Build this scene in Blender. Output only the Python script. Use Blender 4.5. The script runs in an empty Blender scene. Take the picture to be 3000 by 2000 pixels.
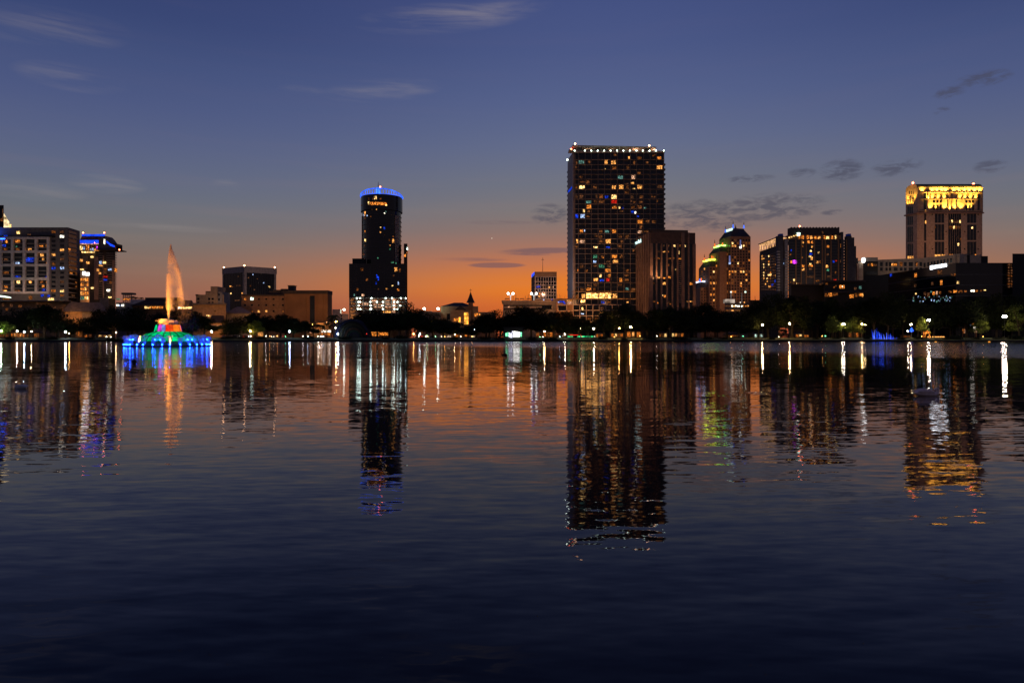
import bpy, math, random
from mathutils import Vector, Matrix
random.seed(7)
sc = bpy.context.scene
COL = sc.collection
EYE, HOR, FOC = 1.9, 990.0, 2000.0          # eye height (m); horizon row and focal length of the 3000 px wide photograph

def V2(px, D): return Vector(((px - 1500) / FOC * D, D))
def ZZ(py, D): return EYE + (HOR - py) / FOC * D
def P3(px, py, D): v = V2(px, D); return Vector((v.x, v.y, ZZ(py, D)))

# ------------------------------------------------------------------ materials
def nodes_of(name):
    m = bpy.data.materials.new(name); m.use_nodes = True
    nt = m.node_tree; nt.nodes.clear()
    return m, nt
def lnk(nt, a, b): nt.links.new(a, b)
def MAT(name, col, rough=0.8, spec=0.3, var=0.25, scale=0.6, metal=0.0):
    m, nt = nodes_of(name)
    o = nt.nodes.new('ShaderNodeOutputMaterial'); b = nt.nodes.new('ShaderNodeBsdfPrincipled')
    tc = nt.nodes.new('ShaderNodeTexCoord'); n = nt.nodes.new('ShaderNodeTexNoise')
    n.inputs['Scale'].default_value = scale; n.inputs['Detail'].default_value = 5
    r = nt.nodes.new('ShaderNodeValToRGB')
    r.color_ramp.elements[0].position = 0.3; r.color_ramp.elements[1].position = 0.7
    r.color_ramp.elements[0].color = tuple(c * (1 - var) for c in col) + (1,)
    r.color_ramp.elements[1].color = tuple(min(1, c * (1 + var)) for c in col) + (1,)
    lnk(nt, tc.outputs['Object'], n.inputs['Vector']); lnk(nt, n.outputs['Fac'], r.inputs['Fac'])
    lnk(nt, r.outputs['Color'], b.inputs['Base Color'])
    b.inputs['Roughness'].default_value = rough; b.inputs['Specular IOR Level'].default_value = spec
    b.inputs['Metallic'].default_value = metal
    lnk(nt, b.outputs[0], o.inputs['Surface'])
    return m
def EMIT(name, col, s, var=0.0, scale=0.9, sample=True):
    m, nt = nodes_of(name)
    o = nt.nodes.new('ShaderNodeOutputMaterial'); e = nt.nodes.new('ShaderNodeEmission')
    e.inputs['Color'].default_value = tuple(col) + (1,); e.inputs['Strength'].default_value = s
    if var:
        g = nt.nodes.new('ShaderNodeNewGeometry'); n = nt.nodes.new('ShaderNodeTexNoise')
        n.inputs['Scale'].default_value = scale; n.inputs['Detail'].default_value = 2
        mp = nt.nodes.new('ShaderNodeMapRange'); mp.inputs['From Min'].default_value = 0.32; mp.inputs['From Max'].default_value = 0.68
        mp.inputs['To Min'].default_value = (1 - var); mp.inputs['To Max'].default_value = (1 + var * .9)
        pw = nt.nodes.new('ShaderNodeMath'); pw.operation = 'POWER'; pw.inputs[1].default_value = 1.0 if sample else 1.9
        ml = nt.nodes.new('ShaderNodeMath'); ml.operation = 'MULTIPLY'; ml.inputs[1].default_value = s
        lnk(nt, g.outputs['Position'], n.inputs['Vector']); lnk(nt, n.outputs['Fac'], mp.inputs['Value'])
        lnk(nt, mp.outputs['Result'], pw.inputs[0]); lnk(nt, pw.outputs[0], ml.inputs[0]); lnk(nt, ml.outputs[0], e.inputs['Strength'])
    lnk(nt, e.outputs[0], o.inputs['Surface'])
    if not sample: m.cycles.emission_sampling = 'NONE'
    return m

GLASS = MAT('dark_glass', (.007, .009, .013), .12, .5, .4, .15)
GLASS2 = MAT('tinted_glass', (.016, .022, .028), .18, .5, .4, .15)
CONC = MAT('grey_concrete', (.26, .23, .21)); BEIGE = MAT('beige_stone', (.42, .33, .25), .85)
WHITE = MAT('white_stucco', (.62, .55, .50), .8); TAN = MAT('tan_stucco', (.40, .27, .16), .9)
BROWN = MAT('brown_precast', (.23, .135, .075), .9, .2, .2, .12); PINK = MAT('pink_granite', (.33, .215, .165), .6)
FRAMEC = MAT('pale_frame', (.46, .35, .28), .7); DARK = MAT('dark_cladding', (.012, .012, .014), .6)
ROOF = MAT('dark_roof', (.045, .04, .042), .8); GROOF = MAT('grey_roof', (.16, .14, .13), .8)
METAL = MAT('dark_metal', (.05, .05, .052), .45, .5); BLACK = MAT('black_paint', (.012, .012, .013), .6)
PALEM = MAT('pale_metal', (.35, .33, .32), .5)
W = {
 'w': EMIT('warm_lit_window', (1, .40, .09), .95, .9, 1.35, False),
 'y': EMIT('yellow_lit_window', (1, .60, .20), 1.6, .9, 1.35, False),
 'o': EMIT('orange_lit_window', (1, .29, .04), .66, .9, 1.35, False),
 'd': EMIT('dim_lit_window', (1, .29, .06), .14, .9, 1.35, False),
 'D': EMIT('faint_lit_window', (1, .38, .16), .07, .9, 1.35, False),
 'p': EMIT('pinkish_lit_window', (1, .52, .30), .6, .9, 1.35, False),
 't': EMIT('teal_lit_window', (.42, 1, .85), .16, .9, 1.35, False),
 'g': EMIT('green_lit_window', (.25, 1, .55), .15, .9, 1.35, False),
 'b': EMIT('blue_lit_window', (.012, .07, 1), .45, .9, 1.35, False),
 'c': EMIT('pale_blue_lit_window', (.45, .62, 1), .8, .9, 1.35, False),
 'r': EMIT('red_lit_window', (1, .03, .015), .42, .9, 1.35, False),
 'm': EMIT('magenta_lit_window', (.8, .05, 1), 1.2, .9, 1.35, False),
 'W': EMIT('white_lit_window', (1, .92, .74), 2.2, .9, 1.35, False),
 'G': EMIT('greenish_white_lit_window', (.72, 1, .82), 2.6, .9, 1.35, False),
}
W['H'] = EMIT('bright_warm_window', (1, .48, .13), 2.6, .8, 1.0, False)
BEAC = EMIT('beacon_lens', (1, .50, .24), 18); BEACW = EMIT('white_beacon_lens', (.85, 1, .8), 22); BEACR = EMIT('red_beacon_lens', (1, .14, .05), 26)

# ------------------------------------------------------------------ mesh builder
class MB:
    def __init__(s): s.v = []; s.f = []
    def quad(s, a, b, c, d):
        n = len(s.v); s.v += [tuple(a), tuple(b), tuple(c), tuple(d)]; s.f.append((n, n + 1, n + 2, n + 3))
    def prism(s, plan, z0, z1, plan_top=None):
        n = len(s.v); k = len(plan); pt = plan_top or plan
        zb = z0 if hasattr(z0, '__len__') else [z0] * k; zt = z1 if hasattr(z1, '__len__') else [z1] * k
        s.v += [(p[0], p[1], z) for p, z in zip(plan, zb)] + [(p[0], p[1], z) for p, z in zip(pt, zt)]
        s.f.append(tuple(n + i for i in reversed(range(k)))); s.f.append(tuple(n + k + i for i in range(k)))
        for i in range(k):
            j = (i + 1) % k; s.f.append((n + i, n + j, n + k + j, n + k + i))
    def box(s, x0, x1, y0, y1, z0, z1): s.prism([(x0, y0), (x1, y0), (x1, y1), (x0, y1)], z0, z1)
    def tube(s, path, r, k=6, cap=True):
        path = [Vector(p) for p in path]; n0 = len(s.v)
        rs = r if hasattr(r, '__len__') else [r] * len(path)
        for i, p in enumerate(path):
            d = (path[min(i + 1, len(path) - 1)] - path[max(i - 1, 0)]).normalized()
            a = d.orthogonal().normalized() if abs(d.z) > .95 else d.cross(Vector((0, 0, 1))).normalized()
            b = d.cross(a)
            rr = rs[i] if hasattr(rs[i], '__len__') else (rs[i], rs[i])
            for j in range(k):
                t = 2 * math.pi * j / k; s.v.append(tuple(p + a * math.cos(t) * rr[0] + b * math.sin(t) * rr[1]))
        for i in range(len(path) - 1):
            for j in range(k):
                a = n0 + i * k + j; b = n0 + i * k + (j + 1) % k; s.f.append((a, b, b + k, a + k))
        if cap:
            s.f.append(tuple(n0 + j for j in reversed(range(k)))); e = n0 + (len(path) - 1) * k; s.f.append(tuple(e + j for j in range(k)))
    def lathe(s, c, prof, k=24, a0=0, a1=2 * math.pi):
        n0 = len(s.v); full = abs(a1 - a0 - 2 * math.pi) < 1e-6; m = k if full else k + 1
        for r, z in prof:
            for j in range(m):
                t = a0 + (a1 - a0) * j / k; s.v.append((c[0] + r * math.cos(t), c[1] + r * math.sin(t), c[2] + z))
        for i in range(len(prof) - 1):
            for j in range(k):
                a = n0 + i * m + j; b = n0 + i * m + (j + 1) % m; s.f.append((a, b, b + m, a + m))
    def ball(s, c, r, k=10):
        s.lathe(c, [(max(1e-3, r * math.sin(math.pi * i / 6)), -r * math.cos(math.pi * i / 6)) for i in range(7)], k)
    def build(s, name, mat, parent=None, smooth=False, kind=None):
        base = Vector((0, 0, 0))
        if parent is not None:
            r = parent
            while r.parent: r = r.parent
            base = r.location
        me = bpy.data.meshes.new(name); me.from_pydata([(a - base.x, b - base.y, c - base.z) for a, b, c in s.v], [], s.f)
        me.materials.append(mat)
        if smooth: me.polygons.foreach_set('use_smooth', [True] * len(me.polygons))
        me.update(); o = bpy.data.objects.new(name, me); COL.objects.link(o)
        if parent is not None: o.parent = parent
        if kind: o['kind'] = kind
        return o

def tag(o, label, cat, group=None):
    o['label'] = label; o['category'] = cat
    if group: o['group'] = group
    return o
def thing(name, label, cat, loc, group=None):
    o = bpy.data.objects.new(name, None); COL.objects.link(o); o.location = loc; o.empty_display_size = 1
    return tag(o, label, cat, group)
def copy_tree(o, parent=None):
    c = o.copy(); COL.objects.link(c); c.parent = parent
    for ch in list(o.children): copy_tree(ch, c)
    return c
def struct(name, mb, mat, smooth=False):
    return mb.build(name, mat, None, smooth, 'structure')
def lamp_light(kind, name, loc, col, power, parent=None, radius=.3, target=None, angle=60, blend=.6):
    l = bpy.data.lights.new(name, kind); l.color = col; l.energy = power; l.shadow_soft_size = radius
    if kind == 'SPOT': l.spot_size = math.radians(angle); l.spot_blend = blend
    o = bpy.data.objects.new(name, l); COL.objects.link(o)
    base = Vector((0, 0, 0))
    if parent is not None:
        r = parent
        while r.parent: r = r.parent
        base = r.location; o.parent = parent
    o.location = Vector(loc) - base
    if target is not None: o.rotation_euler = (Vector(target) - Vector(loc)).to_track_quat('-Z', 'Y').to_euler()
    return o
def Zm(ox, oy, s): return lambda x, y: (ox + x / s, oy + y / s)
SRC = lambda x, y: (x, y)

class Face:
    """A wall line in plan from A to B, seen from the lake; windows and bars are laid on it by their measured outline."""
    def __init__(s, A, B):
        s.A = A; s.B = B; s.d = (B - A).normalized(); s.n = Vector((s.d.y, -s.d.x)); s.L = (B - A).length
    def u(s, px):
        k = (px - 1500) / FOC
        return (k * s.A.y - s.A.x) / (s.d.x - k * s.d.y)
    def z(s, py, u): return EYE + (HOR - py) / FOC * (s.A.y + s.d.y * u)
    def pt(s, u, off=0): p = s.A + s.d * u + s.n * off; return p
    def ubox(s, mb, u0, u1, z0, z1, out=.15, inn=.2, z2=None):
        a, b, c, d = s.pt(u0, out), s.pt(u1, out), s.pt(u1, -inn), s.pt(u0, -inn)
        if z2 is None: mb.prism([a, b, c, d], z0, z1)
        else: mb.prism([a, b, c, d], [z0[0], z0[1], z0[1], z0[0]], [z2[0], z2[1], z2[1], z2[0]])
    def pbox(s, mb, x0, x1, y0, y1, out=.15, inn=.2):
        u0, u1 = s.u(x0), s.u(x1)
        um = (u0 + u1) / 2
        s.ubox(mb, u0, u1, s.z(y1, um), s.z(y0, um), out, inn)
    def wins(s, th, zm, rows, out=.12, name='window'):
        for x0, x1, y0, y1, c in rows:
            if isinstance(c, str) and c in 'wyodpcbD' and x1 - x0 > 26:
                w_, h_ = x1 - x0, y1 - y0; x0 += w_ * random.uniform(0, .22); x1 -= w_ * random.uniform(0, .22); y0 += h_ * random.uniform(0, .3)
            a = zm(x0, y0); b = zm(x1, y1); mb = MB(); s.pbox(mb, a[0], b[0], a[1], b[1], out, .1)
            mb.build(name, W[c] if isinstance(c, str) else c, th)
    def grid(s, th, zm, xs, ys, wx, wy, mat, lit={}, prob=0, codes='od', out=.1):
        n = 0; rest = MB()
        for i, x in enumerate(xs):
            for j, y in enumerate(ys):
                c = lit.get((i, j))
                if c is None and random.random() < prob: c = random.choice(codes)
                a = zm(x - wx / 2, y - wy / 2); b = zm(x + wx / 2, y + wy / 2); mb = MB()
                if c is None and n >= 60: s.pbox(rest, a[0], b[0], a[1], b[1], out, .1); continue
                s.pbox(mb, a[0], b[0], a[1], b[1], out, .1); n += 1
                mb.build('window', W[c] if c else mat, th)
        if rest.v: rest.build('window', mat, th, False, 'stuff')
    def bars(s, mb, zm, xs, ys, wv, wh, out=.4):
        """vertical bars at xs and horizontal bars at ys (bar widths in metres)"""
        X = [s.u(zm(x, 0)[0]) for x in xs]
        Y = [s.z(zm(0, y)[1], s.L / 2) for y in ys]
        for a in X: s.ubox(mb, a - wv / 2, a + wv / 2, min(Y), max(Y), out + .004, .1)
        for z in Y: s.ubox(mb, min(X), max(X), z - wh / 2, z + wh / 2, out, .1)

G0 = 2.0
def two_face(name, label, cat, L, C, R, ytop, mat, part='wall', z0=G0, group=None):
    a, c, r = V2(*L), V2(*C), V2(*R); zt = ZZ(ytop, C[1])
    th = thing(name, label, cat, (c.x, c.y, z0), group)
    mb = MB(); mb.prism([a, c, r, a + r - c], z0, zt); body = mb.build(part, mat, th)
    return th, Face(a, c), Face(c, r), zt, body
def one_face(name, label, cat, x0, x1, D, ytop, mat, depth=25, part='wall', z0=G0, D1=None, group=None, skew=True):
    a, b = V2(x0, D), V2(x1, D1 or D); zt = ZZ(ytop, D)
    th = thing(name, label, cat, ((a.x + b.x) / 2, (a.y + b.y) / 2, z0), group)
    o = Vector((0, depth)); side = x1 if x1 < 1500 else x0 if x0 > 1500 else None
    if skew and side is not None: depth = max(depth, 15); o = Vector((a.x if side == x0 else b.x, (a.y if side == x0 else b.y))).normalized() * depth   # the street grid runs askew: side walls edge-on to the lake
    mb = MB(); mb.prism([a, b, b + o, a + o], z0, zt); body = mb.build(part, mat, th)
    return th, Face(a, b), zt, body
def beacon(th, p, mat=BEAC, r=.45, name='beacon'):
    mb = MB(); mb.ball(p, r, 8); return mb.build(name, mat, th)

# ------------------------------------------------------------------ camera
cam = bpy.data.cameras.new('camera'); co = bpy.data.objects.new('camera', cam); COL.objects.link(co)
co.location = (0, 0, EYE); co.rotation_euler = (math.pi / 2, 0, 0)
cam.sensor_width = 36; cam.lens = 36 * FOC / 3000; cam.shift_y = -(1000 - HOR) / 3000 * -1 * -1
cam.clip_start = .1; cam.clip_end = 20000; sc.camera = co
vs = sc.view_settings; vs.view_transform = 'Standard'; vs.look = 'None'; vs.exposure = 0; vs.gamma = 1
cy = sc.cycles
cy.use_adaptive_sampling = False; cy.max_bounces = 6; cy.diffuse_bounces = 2; cy.glossy_bounces = 3; cy.transmission_bounces = 2
cy.transparent_max_bounces = 24; cy.caustics_reflective = False; cy.caustics_refractive = False; cy.sample_clamp_indirect = 4; cy.sample_clamp_direct = 0
cy.use_light_tree = True; cy.use_denoising = True; cy.blur_glossy = 0

# ------------------------------------------------------------------ sky (world)
class NT:
    def __init__(s, nt): s.nt = nt
    def val(s, node, i, v):
        if hasattr(v, 'is_output') or isinstance(v, bpy.types.NodeSocket): s.nt.links.new(v, node.inputs[i])
        else: node.inputs[i].default_value = v
    def m(s, op, a, b=0.0, c=0.0, clamp=False):
        n = s.nt.nodes.new('ShaderNodeMath'); n.operation = op; n.use_clamp = clamp
        s.val(n, 0, a); s.val(n, 1, b); s.val(n, 2, c); return n.outputs[0]
    def xyz(s, v):
        n = s.nt.nodes.new('ShaderNodeSeparateXYZ'); s.nt.links.new(v, n.inputs[0]); return n.outputs
    def comb(s, x, y, z):
        n = s.nt.nodes.new('ShaderNodeCombineXYZ'); s.val(n, 0, x); s.val(n, 1, y); s.val(n, 2, z); return n.outputs[0]
    def noise(s, vec, scale, detail=3, rough=.5, out='Fac', dist=0):
        n = s.nt.nodes.new('ShaderNodeTexNoise'); s.nt.links.new(vec, n.inputs['Vector'])
        n.inputs['Scale'].default_value = scale; n.inputs['Detail'].default_value = detail; n.inputs['Roughness'].default_value = rough
        n.inputs['Distortion'].default_value = dist
        return n.outputs[out]
    def ss(s, v, a, b, t0=0., t1=1.):
        n = s.nt.nodes.new('ShaderNodeMapRange'); n.interpolation_type = 'SMOOTHSTEP'
        s.val(n, 0, v); n.inputs[1].default_value = a; n.inputs[2].default_value = b; n.inputs[3].default_value = t0; n.inputs[4].default_value = t1
        return n.outputs[0]
    def ramp(s, fac, stops):
        n = s.nt.nodes.new('ShaderNodeValToRGB'); s.nt.links.new(fac, n.inputs[0]); e = n.color_ramp.elements
        while len(e) < len(stops): e.new(.5)
        for i, (p, c) in enumerate(sorted(stops)): e[i].position = p; e[i].color = tuple(c) + (1,)
        return n.outputs[0]
    def mix(s, f, a, b, mode='MIX'):
        n = s.nt.nodes.new('ShaderNodeMix'); n.data_type = 'RGBA'; n.blend_type = mode
        s.val(n, 0, f); s.val(n, 6, a); s.val(n, 7, b); return n.outputs[2]
def lin(r, g, b): return tuple(((c / 255 + .055) / 1.055) ** 2.4 if c > 10 else c / 255 / 12.92 for c in (r, g, b))
def azel(px, py): return math.atan((px - 1500) / FOC), math.atan((HOR - py) / math.hypot(FOC, px - 1500))

world = bpy.data.worlds.new('World'); sc.world = world; world.use_nodes = True
nt = world.node_tree; nt.nodes.clear(); N = NT(nt)
tc = nt.nodes.new('ShaderNodeTexCoord'); d = N.xyz(tc.outputs['Generated'])
az = N.m('ARCTAN2', d[0], d[1]); el = N.m('ARCSINE', d[2])
e01 = N.m('DIVIDE', el, math.radians(90), clamp=True)
def stops(px, tab): return [(max(0, azel(px, y)[1]) / math.radians(90), lin(*c)) for y, c in tab]
CENTER = stops(1550, [(990, (180, 82, 40)), (930, (198, 90, 42)), (890, (218, 104, 34)), (850, (231, 121, 26)), (815, (222, 120, 42)), (770, (196, 114, 72)), (730, (168, 112, 90)),
                      (680, (142, 113, 104)), (620, (124, 116, 116)), (540, (110, 113, 126)), (430, (97, 106, 136)), (300, (84, 96, 137)), (150, (73, 86, 132)), (0, (66, 79, 128)),
                      (-500, (46, 55, 104)), (-2200, (30, 36, 80)), (-9000, (26, 31, 72))])
SIDE = stops(250, [(990, (120, 74, 64)), (900, (132, 88, 76)), (840, (132, 96, 86)), (770, (122, 104, 96)), (690, (112, 110, 109)), (600, (103, 109, 120)), (500, (93, 102, 128)), (400, (85, 95, 130)),
                   (280, (74, 86, 128)), (140, (64, 78, 122)), (0, (53, 67, 113)), (-500, (40, 49, 98)), (-2200, (30, 36, 80)), (-9000, (26, 31, 72))])
REAR = [(0, lin(80, 66, 66)), (.08, lin(82, 73, 82)), (.25, lin(68, 71, 98)), (.6, lin(42, 48, 90)), (1, lin(26, 31, 72))]
c_mid, c_side, c_rear = N.ramp(e01, CENTER), N.ramp(e01, SIDE), N.ramp(e01, REAR)
da = N.m('SUBTRACT', az, .13)
near = N.m('EXPONENT', N.m('MULTIPLY', N.m('MULTIPLY', da, da), -1 / (.40 ** 2)))
sky = N.mix(near, c_side, c_mid)
sky = N.mix(N.ss(N.m('ABSOLUTE', az), .8, 1.9), sky, c_rear)
# clouds at their own bearing and height
cl = N.comb(N.m('MULTIPLY', az, 34), N.m('MULTIPLY', el, 110), 0.0)
n1 = N.noise(cl, 1.25, 9, .66, dist=.5)
cl2 = N.comb(N.m('MULTIPLY', az, 7), N.m('MULTIPLY', el, 60), 3.0)
n2 = N.noise(cl2, 1.0, 5, .6, dist=.4)
def blobs(lst):
    tot = None
    for px, py, hw, hh, st, tilt in lst:
        a0, b0 = azel(px, py); aw = hw / FOC * math.cos(a0) ** 2; bh = hh / FOC * math.cos(a0)
        u = N.m('DIVIDE', N.m('SUBTRACT', az, a0), aw)
        v = N.m('ADD', N.m('DIVIDE', N.m('SUBTRACT', el, b0), bh), N.m('MULTIPLY', u, -tilt))
        q = N.m('SUBTRACT', 1.0, N.m('ADD', N.m('MULTIPLY', u, u), N.m('MULTIPLY', v, v)), clamp=True)
        q = N.m('MULTIPLY', q, st); tot = q if tot is None else N.m('MAXIMUM', tot, q)
    return tot
dark = blobs([(2070, 632, 175, 52, 1, -.1), (2240, 608, 190, 44, 1, .1), (1610, 628, 62, 34, 1, 0), (2465, 500, 75, 36, 1, 0), (2620, 492, 90, 26, .9, .2), (2880, 232, 95, 26, 1, 0), (2780, 272, 60, 18, .9, 0),
              (2200, 523, 80, 12, .8, 0), (2900, 488, 60, 22, .8, 0), (2350, 508, 50, 16, .8, 0), (2760, 325, 30, 12, .7, 0), (2440, 622, 40, 9, .9, 0), (2330, 622, 60, 22, .8, 0)])
streak = blobs([(1590, 737, 150, 13, 1, .1), (1455, 777, 95, 9, 1, 0), (1370, 760, 140, 9, .5, 0), (1470, 652, 130, 8, .4, 0), (1880, 630, 40, 8, .5, 0)])
wisp = blobs([(1330, 50, 300, 42, .9, .75), (310, 540, 130, 30, .8, 0), (90, 555, 190, 34, .6, 0), (1120, 265, 190, 34, .6, .6), (210, 228, 180, 40, .5, 0), (120, 80, 300, 60, .45, .4), (660, 545, 50, 22, .5, 0), (420, 660, 300, 14, .45, -.2), (900, 265, 90, 14, .3, 0)])
fd = N.ss(N.m('MULTIPLY', N.m('POWER', dark, .6), N.ss(n1, .30, .68)), .04, .85)
sky = N.mix(N.m('MULTIPLY', fd, .66), sky, lin(68, 68, 86) + (1,))
fs = N.ss(N.m('MULTIPLY', streak, N.ss(n2, .30, .62)), .02, .5)
sky = N.mix(N.m('MULTIPLY', fs, .62), sky, lin(96, 78, 92) + (1,))
fw = N.m('MULTIPLY', wisp, N.ss(n2, .36, .76))
sky = N.mix(N.m('MULTIPLY', fw, .42), sky, lin(168, 156, 150) + (1,))
# faint broad banding of thin haze
hz = N.noise(N.comb(N.m('MULTIPLY', az, 3), N.m('MULTIPLY', el, 45), 7.0), 1.0, 4, .55)
sky = N.mix(N.m('MULTIPLY', N.m('MULTIPLY', N.ss(hz, .45, .75), N.ss(el, .12, .30, 1, .15)), .06), sky, lin(180, 130, 110) + (1,))
# the evening star
sa, se = azel(1441, 698)
sv = nt.nodes.new('ShaderNodeVectorMath'); sv.operation = 'DOT_PRODUCT'
nt.links.new(tc.outputs['Generated'], sv.inputs[0]); sv.inputs[1].default_value = (math.sin(sa) * math.cos(se), math.cos(sa) * math.cos(se), math.sin(se))
star = N.m('GREATER_THAN', sv.outputs['Value'], math.cos(.0007))
sky = N.mix(star, sky, (.9, .75, .6, 1))
nish = nt.nodes.new('ShaderNodeTexSky'); nish.sky_type = 'NISHITA'; nish.sun_disc = False
nish.sun_elevation = math.radians(-3.5); nish.sun_rotation = math.radians(8)
b1 = nt.nodes.new('ShaderNodeBackground'); b2 = nt.nodes.new('ShaderNodeBackground'); ad = nt.nodes.new('ShaderNodeAddShader'); wo = nt.nodes.new('ShaderNodeOutputWorld')
nt.links.new(sky, b1.inputs[0]); b1.inputs[1].default_value = 1.0
nt.links.new(nish.outputs[0], b2.inputs[0]); b2.inputs[1].default_value = .05
nt.links.new(b1.outputs[0], ad.inputs[0]); nt.links.new(b2.outputs[0], ad.inputs[1]); nt.links.new(ad.outputs[0], wo.inputs[0])

# ------------------------------------------------------------------ lake
def water_material():
    m, nt = nodes_of('lake_water'); N = NT(nt)
    g = nt.nodes.new('ShaderNodeNewGeometry'); p = N.xyz(g.outputs['Position']); x, y = p[0], p[1]
    def layer(ang, lx, ly, seed, detail=2):
        c, s_ = math.cos(math.radians(ang)), math.sin(math.radians(ang))
        a = N.m('DIVIDE', N.m('ADD', N.m('MULTIPLY', x, c), N.m('MULTIPLY', y, s_)), lx)
        b = N.m('DIVIDE', N.m('ADD', N.m('MULTIPLY', x, -s_), N.m('MULTIPLY', y, c)), ly)
        col = N.noise(N.comb(a, b, seed), 1.0, detail, .5, 'Color')
        n = nt.nodes.new('ShaderNodeSeparateColor'); nt.links.new(col, n.inputs[0])
        return N.m('SUBTRACT', n.outputs[0], .5), N.m('SUBTRACT', n.outputs[1], .5)
    L = [(layer(3, .24, .085, 0., 1), .052), (layer(6, .62, .18, 3., 1), .062), (layer(10, 1.7, .40, 11., 2), .030), (layer(-7, 5.5, 1.2, 23., 2), .013), (layer(14, 16, 3.5, 31., 2), .014)]
    # calm and lively patches
    pat = N.ss(N.noise(N.comb(N.m('DIVIDE', x, 30), N.m('DIVIDE', y, 14), 5.), 1., 3, .5), .35, .65, .55, 1.25)
    dist = N.ss(y, 4, 22, 1.6, 1.0)
    # the breeze that roughens the water towards the far shore, wider to the right
    edge = N.m('ADD', N.m('ADD', y, N.m('MULTIPLY', x, 1.6)), N.m('MULTIPLY', N.noise(N.comb(N.m('DIVIDE', x, 40), N.m('DIVIDE', y, 30), 9.), 1., 3), 70))
    wind = N.m('MULTIPLY', N.ss(edge, 145, 225), N.ss(N.m('ADD', y, N.m('MULTIPLY', x, -.12)), 318, 345, 1, .25))
    amp = N.m('MULTIPLY', pat, dist)
    sx = sy = 0.0
    for (a, b), k in L:
        sx = N.m('ADD', N.m('MULTIPLY', a, k * .40), sx); sy = N.m('ADD', N.m('MULTIPLY', b, k), sy)
    nr = N.ss(y, 6, 20, 1.0, .1)
    for ang, lx, ly, sd, k in ((8, 1.7, .135, 51., .062), (-12, 1.2, .10, 61., .050)):
        a, b = layer(ang, lx, ly, sd, 1); sy = N.m('ADD', N.m('MULTIPLY', b, N.m('MULTIPLY', nr, k)), sy); sx = N.m('ADD', N.m('MULTIPLY', a, N.m('MULTIPLY', nr, k * .5)), sx)
    sx = N.m('MULTIPLY', sx, amp); sy = N.m('MULTIPLY', sy, amp)
    rip = layer(0, .5, .18, 41., 1)
    sy = N.m('ADD', sy, N.m('MULTIPLY', N.m('MULTIPLY', rip[1], wind), .62)); sy = N.m('SUBTRACT', sy, N.m('MULTIPLY', wind, .055)); sx = N.m('ADD', sx, N.m('MULTIPLY', N.m('MULTIPLY', rip[0], wind), .15))
    # rings where a fish rose
    rx, ry = N.m('SUBTRACT', x, 8.5), N.m('SUBTRACT', y, 23.6)
    rr = N.m('SQRT', N.m('ADD', N.m('MULTIPLY', rx, rx), N.m('MULTIPLY', ry, ry)))
    ring = N.m('MULTIPLY', N.m('SINE', N.m('MULTIPLY', rr, 38)), N.m('MULTIPLY', N.ss(rr, .06, .2), N.ss(rr, .3, .75, .05, 0)))
    sx = N.m('ADD', sx, N.m('MULTIPLY', N.m('DIVIDE', rx, N.m('MAXIMUM', rr, .02)), ring)); sy = N.m('ADD', sy, N.m('MULTIPLY', N.m('DIVIDE', ry, N.m('MAXIMUM', rr, .02)), ring))
    nv = nt.nodes.new('ShaderNodeVectorMath'); nv.operation = 'NORMALIZE'; nt.links.new(N.comb(sx, sy, 1.0), nv.inputs[0])
    gl = nt.nodes.new('ShaderNodeBsdfGlossy'); gl.distribution = 'GGX'; gl.inputs['Color'].default_value = (.93, .92, 1.0, 1)
    nt.links.new(N.ss(y, 10, 130, .03, .085), gl.inputs['Roughness'])
    df = nt.nodes.new('ShaderNodeBsdfDiffuse'); df.inputs['Color'].default_value = (.006, .007, .009, 1)
    fr = nt.nodes.new('ShaderNodeFresnel'); fr.inputs['IOR'].default_value = 1.33
    for nd in (gl, df, fr): nt.links.new(nv.outputs[0], nd.inputs['Normal'])
    mx = nt.nodes.new('ShaderNodeMixShader'); o = nt.nodes.new('ShaderNodeOutputMaterial')
    nt.links.new(N.m('MULTIPLY', N.m('POWER', fr.outputs[0], 1.34), 1.3, clamp=True), mx.inputs[0]); nt.links.new(df.outputs[0], mx.inputs[1]); nt.links.new(gl.outputs[0], mx.inputs[2]); nt.links.new(mx.outputs[0], o.inputs['Surface'])
    return m
mb = MB(); mb.quad((-3000, -120, 0), (3000, -120, 0), (3000, 480, 0), (-3000, 480, 0)); struct('lake', mb, water_material())

# ------------------------------------------------------------------ land
def shore(x): return 350 + 3 * math.sin(x / 45 + .6) + 1.6 * math.sin(x / 17 + 1) + .8 * math.sin(x / 7.3)
PROF = [(-4, -1.2), (0, -.05), (.7, .75), (2.5, .95), (9, 1.35), (22, 2.0), (48, 2.1), (80, 2.1), (130, 2.1), (400, 2.1), (5600, 2.1)]
def tz(dd):
    for (a, za), (b, zb) in zip(PROF, PROF[1:]):
        if a <= dd <= b: return za + (zb - za) * (dd - a) / (b - a)
    return PROF[-1][1]
def land(x, y): return tz(y - shore(x))
XS = [-6000, -3000, -1500, -800] + [-500 + i * 8 for i in range(126)] + [800, 1500, 3000, 6000]
def sheet(d0, d1, lift, ys=None):
    mb = MB(); ds = [a for a in (p[0] for p in PROF) if d0 < a < d1]; ds = [d0] + ds + [d1]
    for x0, x1 in zip(XS, XS[1:]):
        for a, b in zip(ds, ds[1:]):
            mb.quad(*[(x, shore(x) + dd, tz(dd) + lift) for x, dd in ((x0, a), (x1, a), (x1, b), (x0, b))])
    return mb
LAWN = MAT('park_lawn', (.085, .105, .03), .95, .1, .5, .25); BANK = MAT('stone_bank', (.018, .017, .015), .9, .2, .4, .8)
PATH = MAT('park_path', (.24, .21, .18), .9, .2, .2, .7); ROAD = MAT('asphalt_road', (.05, .05, .052), .85, .3, .2, .6)
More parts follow.
